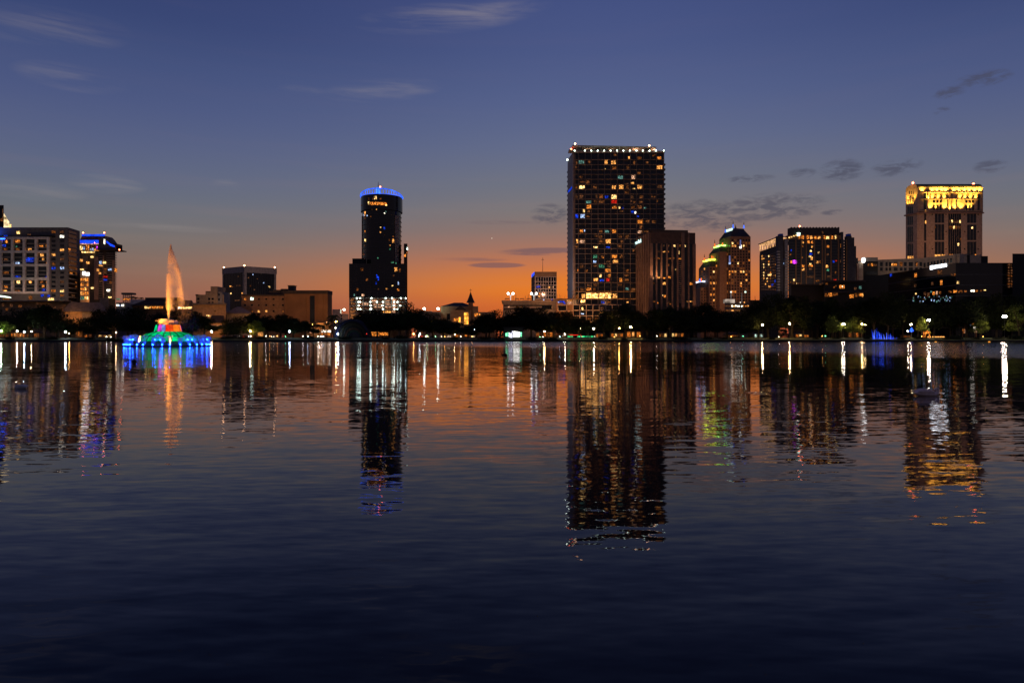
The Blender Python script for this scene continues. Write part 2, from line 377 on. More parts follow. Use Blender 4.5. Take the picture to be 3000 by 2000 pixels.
struct('ground', sheet(-4, 5600, 0), LAWN); struct('shore_bank', sheet(-3.5, 1.6, .006), BANK)
struct('lake_walk', sheet(12, 15.5, .006), PATH); struct('road', sheet(58, 70, .006), ROAD); struct('pavement', sheet(70, 74, .12), PATH)
# ------------------------------------------------------------------ buildings, left to right
z1 = Zm(0, 580, 3.563); z2 = Zm(340, 700, 3.563); z3 = Zm(560, 760, 5.113); z4 = Zm(980, 520, 3.136); z5 = Zm(1200, 740, 4.9); z6 = Zm(1640, 400, 5.226)
z7 = Zm(1640, 680, 4.612); z8 = Zm(2020, 640, 4.125); z9 = Zm(2200, 640, 4.125); z10 = Zm(2500, 520, 4.126); z11 = Zm(2500, 780, 4.704)
def child(mb, name, mat, th, smooth=False): return mb.build(name, mat, th, smooth)
def slab_roof(th, pts, z0, z1, mat=ROOF, name='roof'):
    mb = MB(); mb.prism(pts, z0, z1); return mb.build(name, mat, th)

# A  apartment block with the white grid
th, fl, fr_, zt, _ = two_face('apartment_block', 'long grey apartment block with a white sixteen square grid on its front', 'apartment block', (-110, 470), (199, 470), (234, 486), 666, MAT('grey_render', (.13, .12, .115)))
f = fl; mb = MB()
for x0, x1 in ((5, 30), (128, 152), (250, 276), (375, 402), (500, 525), (-120, -95), (-245, -220)):
    f.pbox(mb, *[z1(x, 0)[0] for x in (x0, x1)], z1(0, 410)[1], z1(0, 1000)[1], 1.4, .1)
for y0, y1 in ((409, 432), (550, 575), (690, 715), (830, 858), (975, 999)):
    f.pbox(mb, z1(-245, 0)[0], z1(524, 0)[0], z1(0, y0)[1], z1(0, y1)[1], 1.38, .1)
child(mb, 'grid_frame', WHITE, th)
for cx0, cx1 in ((-95, 5), (30, 128), (152, 250), (276, 375), (402, 500)):
    for ry0, ry1 in ((432, 550), (575, 690), (715, 830), (858, 975)):
        mb = MB(); f.pbox(mb, z1(cx0, 0)[0], z1(cx1, 0)[0], z1(0, ry0)[1], z1(0, ry1)[1], .06, .1); child(mb, 'window', GLASS2, th)
        for k in (.36, .7):
            y = ry0 + (ry1 - ry0) * k; mb = MB(); f.pbox(mb, z1(cx0 + 3, 0)[0], z1(cx1 - 18, 0)[0], z1(0, y)[1], z1(0, y + 7)[1], 1.1, .05); child(mb, 'balcony', CONC, th)
f.wins(th, z1, [(60, 80, 440, 470, 'o'), (165, 210, 435, 465, 'o'), (35, 65, 485, 508, 'b'), (172, 185, 500, 513, 'g'), (45, 80, 526, 546, 'd'), (170, 208, 526, 546, 'd'), (298, 335, 528, 553, 'w'),
    (418, 460, 485, 520, 'o'), (485, 497, 485, 510, 'o'), (45, 85, 625, 655, 'D'), (168, 215, 670, 688, 'c'), (279, 358, 612, 668, 'b'), (420, 458, 580, 610, 'w'), (447, 460, 628, 650, 'w'), (487, 505, 668, 690, 'o'),
    (35, 95, 765, 793, 'd'), (170, 215, 815, 828, 'b'), (482, 499, 815, 836, 'b'), (178, 212, 862, 892, 'y'), (305, 335, 864, 890, 'w'), (418, 458, 865, 888, 'd'), (487, 507, 868, 888, 'o'), (48, 85, 910, 938, 'o'),
    (445, 465, 908, 930, 'o'), (40, 75, 955, 974, 'w'), (445, 466, 950, 974, 'b'), (488, 510, 945, 968, 'b'), (165, 210, 958, 974, 'd'), (-70, -20, 520, 545, 'o'), (-80, -40, 870, 890, 'w')], .75)
f.wins(th, z1, [(38, 80, 383, 403, 'b'), (170, 212, 342, 374, 'y'), (280, 330, 372, 400, 'D'), (430, 455, 1005, 1030, 'b'), (488, 520, 1005, 1030, 'b'), (20, 120, 1040, 1062, 'd'), (300, 340, 1010, 1060, 'd')], .3)
lw = {(1, 1): 'W', (1, 0): 'D', (1, 4): 'w', (0, 5): 'w', (1, 8): 'c', (0, 8): 'b', (0, 7): 'd', (1, 11): 'D', (0, 13): 'o', (1, 13): 'y', (1, 14): 'd', (1, 6): 'D'}
f.grid(th, z1, (560, 648), [355 + 47.2 * i for i in range(16)], 40, 24, GLASS, lw, .04)
g = fr_; mb = MB(); g.pbox(mb, z1(716, 0)[0], z1(798, 0)[0], z1(0, 350)[1], z1(0, 1090)[1], .05, .1); child(mb, 'balcony_recess', GLASS, th)
for i in range(16):
    mb = MB(); y = 372 + 47.2 * i; g.pbox(mb, z1(714, 0)[0], z1(800, 0)[0], z1(0, y)[1], z1(0, y + 9)[1], 1.0, .1); child(mb, 'balcony', CONC, th)
g.wins(th, z1, [(730, 750, 777, 800, 'o'), (714, 728, 528, 562, 'o'), (785, 797, 735, 750, 'd'), (785, 797, 780, 800, 'd'), (785, 797, 872, 890, 'd'), (716, 728, 725, 745, 'D'), (785, 797, 915, 935, 'd'), (735, 770, 660, 676, 'D'), (740, 775, 1005, 1022, 'D')], .4)
mb = MB(); f.pbox(mb, z1(300, 0)[0], z1(575, 0)[0], z1(0, 390)[1], z1(0, 404)[1], 1.5, .1); child(mb, 'canopy', DARK, th)
mb = MB(); q = V2(-20, 472); mb.prism([V2(-110, 468.5), V2(14, 468.5), V2(14, 469), V2(-110, 469)], ZZ(700, 469) - .2, ZZ(700, 469) + .3); child(mb, 'light_strip', EMIT('blue_light_strip', (.01, .08, 1), 14), th)
lamp_light('AREA', 'wash_light', P3(-40, 700, 466.5), (.02, .12, 1), 7000, th, target=P3(-40, 660, 469.5))

# B  tall tower behind, crown lit
th, f, zt, _ = one_face('office_tower', 'dark tower with a glowing stepped crown rising behind the white grid apartment block', 'office tower', -90, 11, 640, 601, DARK, 2)
mb = MB(); a, b = V2(11, 640), V2(27, 640); o = V2(27, 640).normalized() * 14; bz = ZZ(690, 640)
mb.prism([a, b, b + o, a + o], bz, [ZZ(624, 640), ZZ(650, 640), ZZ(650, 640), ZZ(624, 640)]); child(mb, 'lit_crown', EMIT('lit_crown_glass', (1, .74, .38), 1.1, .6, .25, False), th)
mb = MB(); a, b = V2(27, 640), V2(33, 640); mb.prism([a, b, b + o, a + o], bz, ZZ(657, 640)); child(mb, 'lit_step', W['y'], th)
f.wins(th, SRC, [(2, 8, 640, 648, 'd'), (7.5, 10, 612, 650, 'D')], .2)

# C  condominium with blue lit roof
th, f, zt, body = one_face('condominium_tower', 'condominium tower with blue lit hip roof and gable beside the white grid block', 'condominium', 230, 338, 520, 733, MAT('dark_stucco', (.07, .06, .055)), 9)
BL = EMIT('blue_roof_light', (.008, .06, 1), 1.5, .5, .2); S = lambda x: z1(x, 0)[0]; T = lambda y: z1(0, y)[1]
mb = MB(); A = [V2(234, 519), V2(S(1040), 519), V2(S(1040), 529), V2(234, 529)]; B = [V2(240, 523), V2(S(1095), 523), V2(S(1095), 527), V2(240, 527)]
mb.prism(A, ZZ(T(440), 520), ZZ(T(392), 520), B); child(mb, 'roof', ROOF, th)
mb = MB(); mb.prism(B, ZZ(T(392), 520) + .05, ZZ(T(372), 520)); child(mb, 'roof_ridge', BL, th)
for y0, y1, m_, o_, nm in ((441, 458, BL, .5, 'blue_cornice'), (462, 476, BL, 1.4, 'blue_cornice'), (478, 486, W['p'], 1.8, 'glowing_balcony_edge'), (560, 572, W['y'], 1.3, 'light_band')):
    mb = MB(); f.pbox(mb, S(838 if y0 < 500 else 862), S(1040 if y0 < 500 else 990), T(y0), T(y1), o_, 2 if y0 < 478 else .1); child(mb, nm, m_, th)  # the balcony edge glows by itself, standing in for light on it
mb = MB(); f.pbox(mb, S(835), S(1215), T(476.5), T(547), .1, 8); child(mb, 'top_storey', DARK, th)
for i in range(9):
    mb = MB(); x = 850 + i * 22; f.pbox(mb, S(x), S(x + 5), T(486), T(545), .9, .05); child(mb, 'column', W['D'] if i % 2 else PINK, th)  # every other column glows faintly, imitating light on it
f.wins(th, z1, [(840, 862, 500, 545, 'y'), (865, 900, 505, 540, 'c'), (905, 930, 490, 545, 'o'), (935, 985, 520, 548, 'c'), (985, 1000, 530, 552, 'w'), (1005, 1030, 500, 535, 'm'), (1010, 1040, 540, 552, 'o'), (990, 1000, 460, 475, 'r')], .5)
a, b, c = f.u(S(1045)), f.u(S(1108)), f.u(S(1215)); mb = MB(); n0 = []
for off in (2.0, -8):
    n0.append([(f.pt(u, off).x, f.pt(u, off).y, z) for u, z in ((a, f.z(T(548), 0)), (c, f.z(T(548), 0)), (c, f.z(T(500), 0)), (f.u(S(1165)), f.z(T(470), 0)), (f.u(S(1135)), f.z(T(425), 0)), (b, f.z(T(398), 0)), (a, f.z(T(440), 0)))])
k = len(n0[0]); mb.v = n0[0] + n0[1]; mb.f = [tuple(range(k)), tuple(reversed(range(k, 2 * k)))] + [(i, i + k, (i + 1) % k + k, (i + 1) % k) for i in range(k)]
child(mb, 'gable', MAT('gable_wall', (.09, .09, .10)), th)
mb = MB()
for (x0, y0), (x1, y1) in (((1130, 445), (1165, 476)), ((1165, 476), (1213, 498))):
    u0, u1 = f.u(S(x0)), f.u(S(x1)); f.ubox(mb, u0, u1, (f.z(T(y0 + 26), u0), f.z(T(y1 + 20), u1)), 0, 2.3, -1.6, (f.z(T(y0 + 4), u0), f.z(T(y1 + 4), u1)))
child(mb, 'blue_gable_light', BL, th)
mb = MB(); f.pbox(mb, S(1101), S(1114), T(435), T(485), 2.3, -1.5); child(mb, 'gable_window', W['W'], th)
mb = MB(); f.pbox(mb, S(1040), S(1252), T(540), T(549), 3.2, 9); child(mb, 'eaves', ROOF, th)
for x0, x1, y0 in ((990, 1030, 615), (1178, 1205, 650), (1078, 1086, 600)):
    mb = MB(); f.pbox(mb, S(x0), S(x1), T(y0), T(1060), .9, .1); child(mb, 'pilaster', PINK, th)
for i in range(20):
    mb = MB(); y = 575 + 24.5 * i; f.pbox(mb, S(1032), S(1075), T(y), T(y + 6), 1.1, .1); f.pbox(mb, S(1120), S(1222), T(y), T(y + 5), 1.3, .1); child(mb, 'balcony', CONC, th)
f.wins(th, z1, [(840, 863, 638, 664, 'w'), (912, 932, 665, 688, 'w'), (958, 978, 608, 625, 'y'), (842, 882, 738, 752, 'y'), (1042, 1072, 655, 690, 'c'), (1085, 1110, 665, 684, 'y'), (1036, 1075, 698, 712, 'w'), (1022, 1036, 742, 765, 'w'), (1042, 1055, 775, 798, 'w'),
    (1100, 1120, 735, 752, 'd'), (1140, 1165, 738, 756, 'c'), (1207, 1222, 735, 775, 'o'), (1090, 1125, 815, 830, 'r'), (1090, 1122, 846, 860, 'b'), (1125, 1150, 953, 975, 'W'), (960, 980, 932, 948, 'y'), (1142, 1165, 1030, 1045, 'y'), (1098, 1115, 760, 790, 'D'), (1155, 1168, 870, 895, 'd'), (1040, 1070, 860, 880, 'D')], 1.45)
mb = MB(); f.pbox(mb, S(865), S(915), T(605), T(745), .25, .1); child(mb, 'blank_panel', GROOF, th)
for x, y in ((867, 362), (1088, 362), (990, 468), (1246, 540)): beacon(th, P3(*z1(x, y), 519), BEACR, .5)

# small lit office with white sign
th, f, zt, _ = one_face('office_building', 'small lit office with a glowing white sign squeezed beside the blue roofed condominium', 'office', 235, 262, 476, 795, TAN, 2)
f.grid(th, z1, (850, 871, 893, 915), [852 + 48 * i for i in range(5)], 15, 32, GLASS, {(i, j): random.choice('owod') for i in range(4) for j in range(4)} | {(0, 4): 't', (1, 4): 'g', (2, 4): 'w', (3, 4): 'y'})
mb = MB(); u0, u1 = f.u(243), f.u(250.5); f.ubox(mb, u0, u1, f.z(806, u0), f.z(795.5, u0), .6, -.1); f.ubox(mb, u1 + .05, f.u(262.5), f.z(807, u0), f.z(798.5, u0), .6, -.1); child(mb, 'sign', EMIT('white_sign_panel', (.95, .95, 1), 3.5), th)
lamp_light('AREA', 'facade_light', P3(250, 888, 472), (1, .42, .12), 250, th, target=P3(250, 840, 476))

# low restaurant podium and houses at the left
th, f, zt, _ = one_face('restaurant', 'low lit terrace restaurant with a bright awning in front of the white grid apartment block', 'restaurant', -60, 205, 446, 884, TAN, 12)
mb = MB(); mb.prism([V2(-70, 441), V2(208, 441), V2(208, 459), V2(-70, 459)], ZZ(884, 446), ZZ(884, 446) + .7); child(mb, 'roof', GROOF, th)
f.wins(th, z1, [(20, 40, 1100, 1130, 'D'), (105, 130, 1105, 1135, 'D'), (60, 85, 1150, 1175, 'd'), (190, 230, 1110, 1140, 'd'), (380, 400, 1095, 1110, 'D'), (560, 580, 1130, 1165, 'D'), (630, 655, 1150, 1190, 'd')])
mb = MB(); mb.prism([V2(-40, 440), V2(26, 440), V2(33, 444), V2(-40, 446)], [ZZ(864, 440), ZZ(871, 440), ZZ(872, 440), ZZ(864, 440)], [ZZ(858, 440), ZZ(869, 440), ZZ(870, 440), ZZ(858, 440)]); child(mb, 'glowing_awning', EMIT('glowing_awning_cloth', (.8, 1, .85), 2.2, .5, .4), th)  # awning cloth given a glow in place of light on it
mb = MB(); mb.prism([V2(140, 443), V2(158, 443), V2(158, 445), V2(140, 445)], ZZ(880, 443), ZZ(873, 443)); child(mb, 'lit_lantern', W['y'], th)
th, f, zt, _ = one_face('house', 'grey roofed house with an orange lit side wall under the blue roofed condominium', 'house', 186, 240, 436, 912, TAN, 12)
mb = MB(); mb.prism([V2(182, 433), V2(318, 433), V2(318, 441), V2(182, 441)], ZZ(913, 434), ZZ(885, 434), [V2(205, 436), V2(296, 436), V2(296, 438), V2(205, 438)]); child(mb, 'roof', GROOF, th)
mb = MB(); mb.prism([V2(241, 436.2), V2(316, 436.2), V2(316, 440), V2(241, 440)], G0, ZZ(913.5, 434)); child(mb, 'wing', CONC, th)
f.wins(th, z1, [(665, 683, 1212, 1245, GLASS), (695, 712, 1212, 1245, GLASS), (640, 652, 1150, 1190, GLASS)])
mb = MB(); mb.prism([V2(292, 446), V2(319, 446), V2(319, 448), V2(292, 448)], ZZ(900, 446), ZZ(872, 446)); child(mb, 'chimney_block', TAN, th)

# rooftop terrace and dark roofed hall behind the fountain
th, f, zt, _ = one_face('terrace_building', 'pale low building with a lit rooftop pergola behind the fountain spray', 'building', 340, 425, 462, 886, CONC, 4)
mb = MB(); f.pbox(mb, *[z2(x, 0)[0] for x in (150, 285)], z2(0, 632)[1], z2(0, 680)[1], .3, 3); child(mb, 'parapet', WHITE, th)
mb = MB(); f.pbox(mb, *[z2(x, 0)[0] for x in (55, 168)], z2(0, 560)[1], z2(0, 580)[1], 0, 5); child(mb, 'pergola_roof', METAL, th)
for x in (68, 88, 108, 128, 150):
    mb = MB(); f.pbox(mb, z2(x, 0)[0], z2(x + 6, 0)[0], z2(0, 580)[1], z2(0, 662)[1], -.3, .9); child(mb, 'pergola_post', TAN, th)
f.wins(th, z2, [(70, 152, 622, 636, 'o'), (5, 40, 622, 635, 'g'), (8, 28, 684, 698, 'W'), (60, 80, 684, 700, 'W'), (34, 46, 690, 702, 'c'), (170, 190, 712, 728, 't')], .4)
th, f, zt, _ = one_face('hall', 'wide dark roofed hall with a strip of lit windows behind the fountain', 'hall', 388, 566, 452, 894, BROWN, 4)
mb = MB(); mb.prism([V2(384, 448), V2(570, 448), V2(570, 457), V2(384, 457)], [ZZ(894, 448)] * 4, [ZZ(879, 452), ZZ(880, 452), ZZ(880, 457), ZZ(879, 457)], [V2(425, 450), V2(562, 450), V2(562, 456), V2(425, 456)])
mb.prism([V2(425, 450.1), V2(536, 450.1), V2(536, 455.9), V2(425, 455.9)], ZZ(880, 452), ZZ(872, 452)); child(mb, 'roof', ROOF, th)
f.wins(th, z2, [(300 + 25 * i, 317 + 25 * i, 703, 726, random.choice('woywo')) for i in range(8)] + [(648 + 25 * i, 668 + 25 * i, 708, 728, random.choice('yWy')) for i in range(6)])

# E tan block with stair tower
th, f, zt, _ = one_face('tan_block', 'tan block with a tall plain stair tower left of the dark glass office', 'apartment block', 574, 656, 520, 863, TAN, 18)
for x0, x1, y0, y1, m_ in ((990, 1060, 495, 700, TAN), (937, 990, 553, 700, TAN), (1066, 1112, 552, 700, CONC), (832, 858, 578, 592, DARK), (938, 985, 545, 553, DARK)):
    mb = MB(); f.pbox(mb, z2(x0, 0)[0], z2(x1, 0)[0], z2(0, y0)[1], z2(0, y1 if y1 < 600 else 760)[1], .5, 14); child(mb, 'stair_tower' if y1 > 600 else 'roof_box', m_, th)
f.wins(th, z2, [(x, x + 22, y, y + 22, GLASS) for x in (850, 965, 1000) for y in (615, 655)] + [(1070, 1085, y, y + 24, GLASS) for y in (570, 620, 665, 700)], .62)
# warm low building under it
th, f, zt, _ = one_face('orange_house', 'orange lit house with a black roof between the dark trees by the fountain', 'house', 566, 662, 448, 893, TAN, 10)
mb = MB(); mb.prism([V2(562, 446), V2(664, 446), V2(664, 462), V2(562, 462)], ZZ(893, 448), ZZ(893, 448) + 1.2); child(mb, 'roof', GROOF, th)
mb = MB(); a, b = V2(618, 440), V2(656, 440); mb.prism([a, b, V2(656, 447.5), V2(618, 447.5)], [ZZ(946, 440)] * 4, [ZZ(946, 440) + .3, ZZ(946, 440) + .3, ZZ(924, 447), ZZ(924, 447)]); child(mb, 'porch_roof', ROOF, th)
mb = MB(); mb.prism([V2(600, 440), V2(656, 440), V2(656, 441), V2(600, 441)], ZZ(955, 440), ZZ(951, 440)); child(mb, 'porch_beam', WHITE, th)
f.wins(th, z3, [(225, 245, 830, 850, 'y'), (255, 275, 832, 852, 'y'), (290, 308, 836, 856, 'w'), (330, 370, 1020, 1045, 'd'), (385, 445, 1022, 1045, 'd'), (340, 375, 765, 785, 'd'), (205, 225, 920, 950, 'D')])
lamp_light('POINT', 'porch_light', P3(622, 962, 442), (1, .4, .1), 900, th)

# F dark glass office with white bands
th, fl, fr_, zt, body = two_face('glass_office', 'dark glass office block with a broad pale band round its top and corner', 'office', (653, 577), (716, 560), (809, 577), 782, GLASS, 'glazing')
for k, ff in enumerate((fl, fr_)):
    mb = MB(); ff.ubox(mb, -.4 if not k else -.55, ff.L + .4, zt - 4.4, zt + .6, .5, .1); child(mb, 'parapet_band', MAT('pale_band', (.30, .26, .24)), th)
    for u0, u1 in ((0, 1.7), (ff.L - 1.7, ff.L - .05)) if k else ((0, 1.5), (ff.L - 1.5, ff.L - .05)):
        mb = MB(); ff.ubox(mb, u0, u1, G0, zt - 4.41, .48, .1); child(mb, 'corner_pier', MAT('pale_pier', (.30, .26, .24)), th)
    mb = MB()
    for i in range(1, 14): ff.ubox(mb, ff.L * i / 14 - .12, ff.L * i / 14 + .12, G0, zt - 4.4, .12, .1)
    child(mb, 'mullions', DARK, th)
fl.wins(th, z3, [(575, 600, 393, 412, 'w'), (602, 630, 402, 415, 'd'), (668, 690, 385, 398, 'D'), (705, 745, 383, 400, 'D'), (527, 555, 503, 520, 'y'), (580, 605, 500, 520, 'y'), (508, 520, 512, 522, 'd'), (650, 740, 600, 620, 'D'), (508, 522, 740, 755, 'c'), (700, 720, 245, 260, 'D')])
fr_.wins(th, z3, [(808, 822, 262, 278, 'y'), (848, 865, 260, 282, 'D'), (918, 932, 220, 235, 'c'), (985, 1000, 280, 295, 'D'), (1078, 1092, 343, 358, 'c'), (1158, 1178, 400, 420, 'y'), (880, 900, 388, 405, 'd'), (805, 832, 425, 445, 'd'), (805, 828, 490, 520, 'y'), (930, 955, 445, 458, 'D'), (755, 772, 495, 520, 'w')])
for p in (V2(656, 576), V2(716, 561), V2(805, 576)): beacon(th, (p.x, p.y, zt + 1.3), BEAC, .55)

# G brown precast block
th, f, zt, _ = one_face('brown_block', 'broad brown block with a plain ribbed wing and a black roof edge', 'commercial block', 833, 961, 470, 853, BROWN, 10.5, skew=False)
mb = MB(); a, b = V2(707, 473), V2(833, 473); o = Vector((0, 20)); mb.prism([a, b, b + o, a + o], G0, ZZ(864, 473)); child(mb, 'low_wing', MAT('brown_brick', (.24, .15, .09)), th)
mb = MB(); f.pbox(mb, 830, 962, 850.5, 861, .35, 10.9); child(mb, 'roof_edge', ROOF, th)
mb = MB(); f.pbox(mb, 706, 833, 861.5, 866, -2.6, 20); child(mb, 'roof_edge', ROOF, th)
mb = MB()
for x in (835, 842, 896, 906, 924, 930, 944, 945.5, 959.2): f.pbox(mb, x, x + 1.6, 862, 992, .5, .1)
child(mb, 'pilasters', BROWN, th)
mb = MB(); f.pbox(mb, 908, 922, 866, 945, .06, .1); child(mb, 'window_strip', GLASS2, th)
fw = Face(V2(707, 473), V2(833, 473)); mb = MB()
for y in (883, 901): fw.pbox(mb, 707.5, 831, y, y + 1.2, .18, .1)
child(mb, 'string_course', BROWN, th)
fw.grid(th, z3, (808, 910, 1015, 1125, 1235, 1375), (594, 684, 775), 28, 26, GLASS, {(0, 0): 'o', (1, 0): 'y', (1, 2): 'd', (2, 2): 'w', (3, 2): 'w', (5, 2): 'd'})
mb = MB(); fw.pbox(mb, *[z3(x, 0)[0] for x in (890, 932)], z3(0, 567)[1], z3(0, 608)[1], .2, .1); child(mb, 'window', W['G'], th)
for x0, x1, y0 in ((1295, 1388, 430), (1408, 1492, 382), (1180, 1290, 445), (1110, 1180, 470), (1500, 1530, 462)):
    mb = MB(); f.pbox(mb, z3(x0, 0)[0], z3(x1, 0)[0], z3(0, y0)[1], 866, -6, 12); child(mb, 'roof_plant', ROOF, th)
mb = MB(); f.pbox(mb, z3(1400, 0)[0], z3(1502, 0)[0], z3(0, 376)[1], z3(0, 384)[1], -5.5, 12.5); child(mb, 'roof_plant_cap', METAL, th)
# hip roofed pavilion in front of it
th, f, zt, _ = one_face('hip_pavilion', 'grey hip roofed pavilion in front of the dark glass office', 'pavilion', 664, 735, 455, 918, CONC, 14)
mb = MB(); mb.prism([V2(658, 452), V2(740, 452), V2(740, 472), V2(658, 472)], ZZ(918, 453), ZZ(897, 453), [V2(694, 460), V2(706, 460), V2(706, 464), V2(694, 464)]); child(mb, 'roof', GROOF, th)
# I white block
th, f, zt, _ = one_face('white_block', 'small white block with two tiny windows beside the brown block', 'building', 974, 1021, 500, 919, WHITE, 4)
mb = MB(); f.pbox(mb, 974, 996, 906, 919.2, 0, 4); child(mb, 'upper_storey', WHITE, th)
f.wins(th, z3, [(2245, 2265, 830, 852, GLASS), (2245, 2265, 875, 900, GLASS)])
mb = MB(); mb.tube([P3(1008, 919, 503), P3(1008, 909, 503)], .12); child(mb, 'roof_lamp_post', METAL, th); beacon(th, P3(1008, 907, 503), BEACW, .7, 'roof_lamp')
# shop front of the brown block
th, f, zt, _ = one_face('shop', 'bright little shopfront under the palms at the foot of the brown block', 'shop', 898, 970, 440, 944, TAN, 9)
f.wins(th, z3, [(1720, 1820, 1050, 1100, 'p'), (1842, 1902, 1052, 1072, 'G'), (1955, 1990, 1055, 1090, 'W'), (1998, 2035, 1058, 1090, 'W'), (2045, 2092, 1060, 1088, 'W'), (2000, 2085, 1092, 1130, 'o'), (1750, 1830, 1105, 1125, 'd'), (1950, 1990, 1095, 1125, 'o')], .3)
mb = MB(); f.pbox(mb, 896, 972, 943, 946, 1.5, 9); child(mb, 'roof', ROOF, th)
lamp_light('AREA', 'shop_light', P3(935, 960, 437), (1, .75, .45), 300, th, target=P3(935, 975, 430))
# J  round tower with blue crown
D = 430; cx = (1118.5 - 1500) / FOC * (D + 13.3); cyy = D + 13.3; R_ = 13.35
th = thing('round_tower', 'round dark glass tower with a glowing blue ring crown on a square base', 'tower', (cx, cyy, G0))
zt = ZZ(568, D); zs = ZZ(612, D); zb = ZZ(757, D)
mb = MB(); mb.lathe((cx, cyy, 0), [(R_, zs), (R_, zt), (0.01, zt)], 48); child(mb, 'upper_drum', GLASS, th, False)
mb = MB(); mb.lathe((cx, cyy, 0), [(R_ - .9, zb - 4), (R_ - .9, zs), (R_, zs + .1)], 48); child(mb, 'drum', GLASS, th)
mb = MB()
for i in range(13):
    z = zs - 3.2 - i * 2.95 * 1.02 * 1.0
    if z > zb: mb.lathe((cx, cyy, 0), [(R_ - .88, z), (R_ - .6, z), (R_ - .6, z + .25), (R_ - .88, z + .25)], 48)
child(mb, 'floor_bands', METAL, th)
def arcwin(t0, t1, z0, z1, m_, off=.12, nm='window'):
    mb = MB(); r = (R_ if z0 > zs else R_ - .9) + off
    mb.lathe((cx, cyy, 0), [(r - .1, z0), (r, z0), (r, z1), (r - .1, z1)], 4, t0, t1); return child(mb, nm, m_, th)
def ja(px):                                   # bearing round the drum of a measured column
    s_ = max(-.995, min(.995, (px - 1118.5) / 62.5)); return -math.pi / 2 + math.asin(s_)
for x0, x1, y0, y1, c in [(340, 352, 222, 248, 'y'), (358, 418, 226, 252, 'o'), (424, 514, 228, 254, 'o'), (504, 516, 250, 262, 'y'), (340, 352, 188, 210, 'D'), (385, 395, 185, 205, 'D'), (402, 424, 172, 200, 'y'), (452, 466, 188, 202, 'd'),
        (282, 300, 312, 350, 'w'), (288, 300, 362, 378, 'd'), (272, 284, 336, 354, 'c'), (308, 324, 338, 354, 'c'), (288, 300, 484, 502, 'o'), (286, 304, 562, 588, 'y'), (285, 298, 618, 632, 'D'), (262, 276, 690, 712, 'D'),
        (454, 466, 452, 464, 'y'), (454, 466, 494, 506, 'w'), (488, 502, 450, 474, 'b'), (416, 428, 286, 296, 'w'), (366, 376, 288, 298, 'D'), (492, 504, 322, 334, 'W'), (504, 514, 306, 316, 't'), (354, 366, 352, 362, 'd'), (566, 582, 565, 598, 'w'), (570, 580, 535, 548, 'd'),
        (540, 550, 618, 628, 'w'), (492, 502, 522, 532, 'D'), (536, 546, 565, 580, 'd'), (258, 268, 250, 262, 'D'), (426, 438, 730, 744, 'g'), (540, 552, 650, 664, 'g')]:
    a, b = z4(x0, y0), z4(x1, y1); dd = D + 13.3 - 13.3 * math.cos(ja((a[0] + b[0]) / 2) + math.pi / 2)
    arcwin(ja(a[0]), ja(b[0]), ZZ(b[1], dd), ZZ(a[1], dd), W[c])
PALEG = MAT('pale_spandrel', (.16, .15, .16), .5)
for x0, x1 in ((240, 258), (585, 618)):
    mb = MB(); t0, t1 = ja(z4(x0, 0)[0]), ja(z4(x1, 0)[0]); r = R_ - .55
    for i in range(14):
        z = zs - 3 - i * 3; mb.lathe((cx, cyy, 0), [(r - .3, z - 2.75), (r, z - 2.75), (r, z), (r - .3, z)], 4, t0, t1)
    child(mb, 'balcony_stack', PALEG, th)
BLC = EMIT('blue_crown_light', (.012, .10, 1), 2.0, .55, .25); mb = MB(); mb2 = MB(); n = 96; top = []; bot = []
for i in range(n + 1):
    t = 2 * math.pi * i / n; h = .5 + 3.0 * abs(math.sin(t)) ** 1.0
    top.append((cx + (R_ + .15) * math.cos(t), cyy + (R_ + .15) * math.sin(t), zt + h)); bot.append((cx + (R_ + .2) * math.cos(t), cyy + (R_ + .2) * math.sin(t), zt + .15))
    if i % 2 == 0 and i < n: mb2.tube([bot[-1], top[-1]], .16, 5)
mb.tube(top, .28, 6, False); mb.tube(bot, .12, 5, False); child(mb, 'crown_ring', BLC, th); child(mb2, 'crown_posts', BLC, th)
mb = MB(); mb.lathe((cx, cyy - R_ + 1.6, zt + .1), [(1.5, 0), (1.5, 4.0), (.01, 4.4)], 12); child(mb, 'crown_core', EMIT('blue_core_light', (.06, .22, 1), 1.6, .5, .6), th)
mb = MB(); mb.tube([(cx, cyy - R_ + 1.6, zt + 4.3), (cx, cyy - R_ + 1.6, zt + 8)], [.35, .08], 6); child(mb, 'spire', METAL, th)
beacon(th, (cx + 1.3, cyy - R_ + 1.6, zt + 4.8), BEACR, .4)
# base block and side wing
a, b = V2(1023, 427), V2(1189, 427); o = V2(1189, 427).normalized() * 26; zbt = ZZ(772, 427); mb = MB(); mb.prism([a, b, b + o, a + o], ZZ(871, 427), zbt); child(mb, 'base_block', GLASS, th)
fb = Face(a, b); mb = MB()
for i in range(12): fb.ubox(mb, 0, fb.L, zbt - 2 - i * 1.75, zbt - 1.85 - i * 1.75, .06, .05)
for i in range(9): fb.ubox(mb, fb.L * i / 8 - .1, fb.L * i / 8 + .1, ZZ(871, 427), zbt, .08, .05)
child(mb, 'mullions', METAL, th)
mb = MB(); fb.pbox(mb, *[z4(x, 0)[0] for x in (157, 270)], 756, 773, -2, 6); child(mb, 'setback', DARK, th)
mb = MB(); mb.prism([V2(1183, 437.5), V2(1193.5, 437.5), V2(1193.5, 458), V2(1183, 458)], G0, ZZ(714, 438)); child(mb, 'side_wing', DARK, th)
Face(V2(1183, 437.5), V2(1193.5, 437.5)).wins(th, z4, [(662, 674, 640, 665, 'G'), (638, 656, 705, 728, 'o'), (660, 674, 680, 700, 'd')])
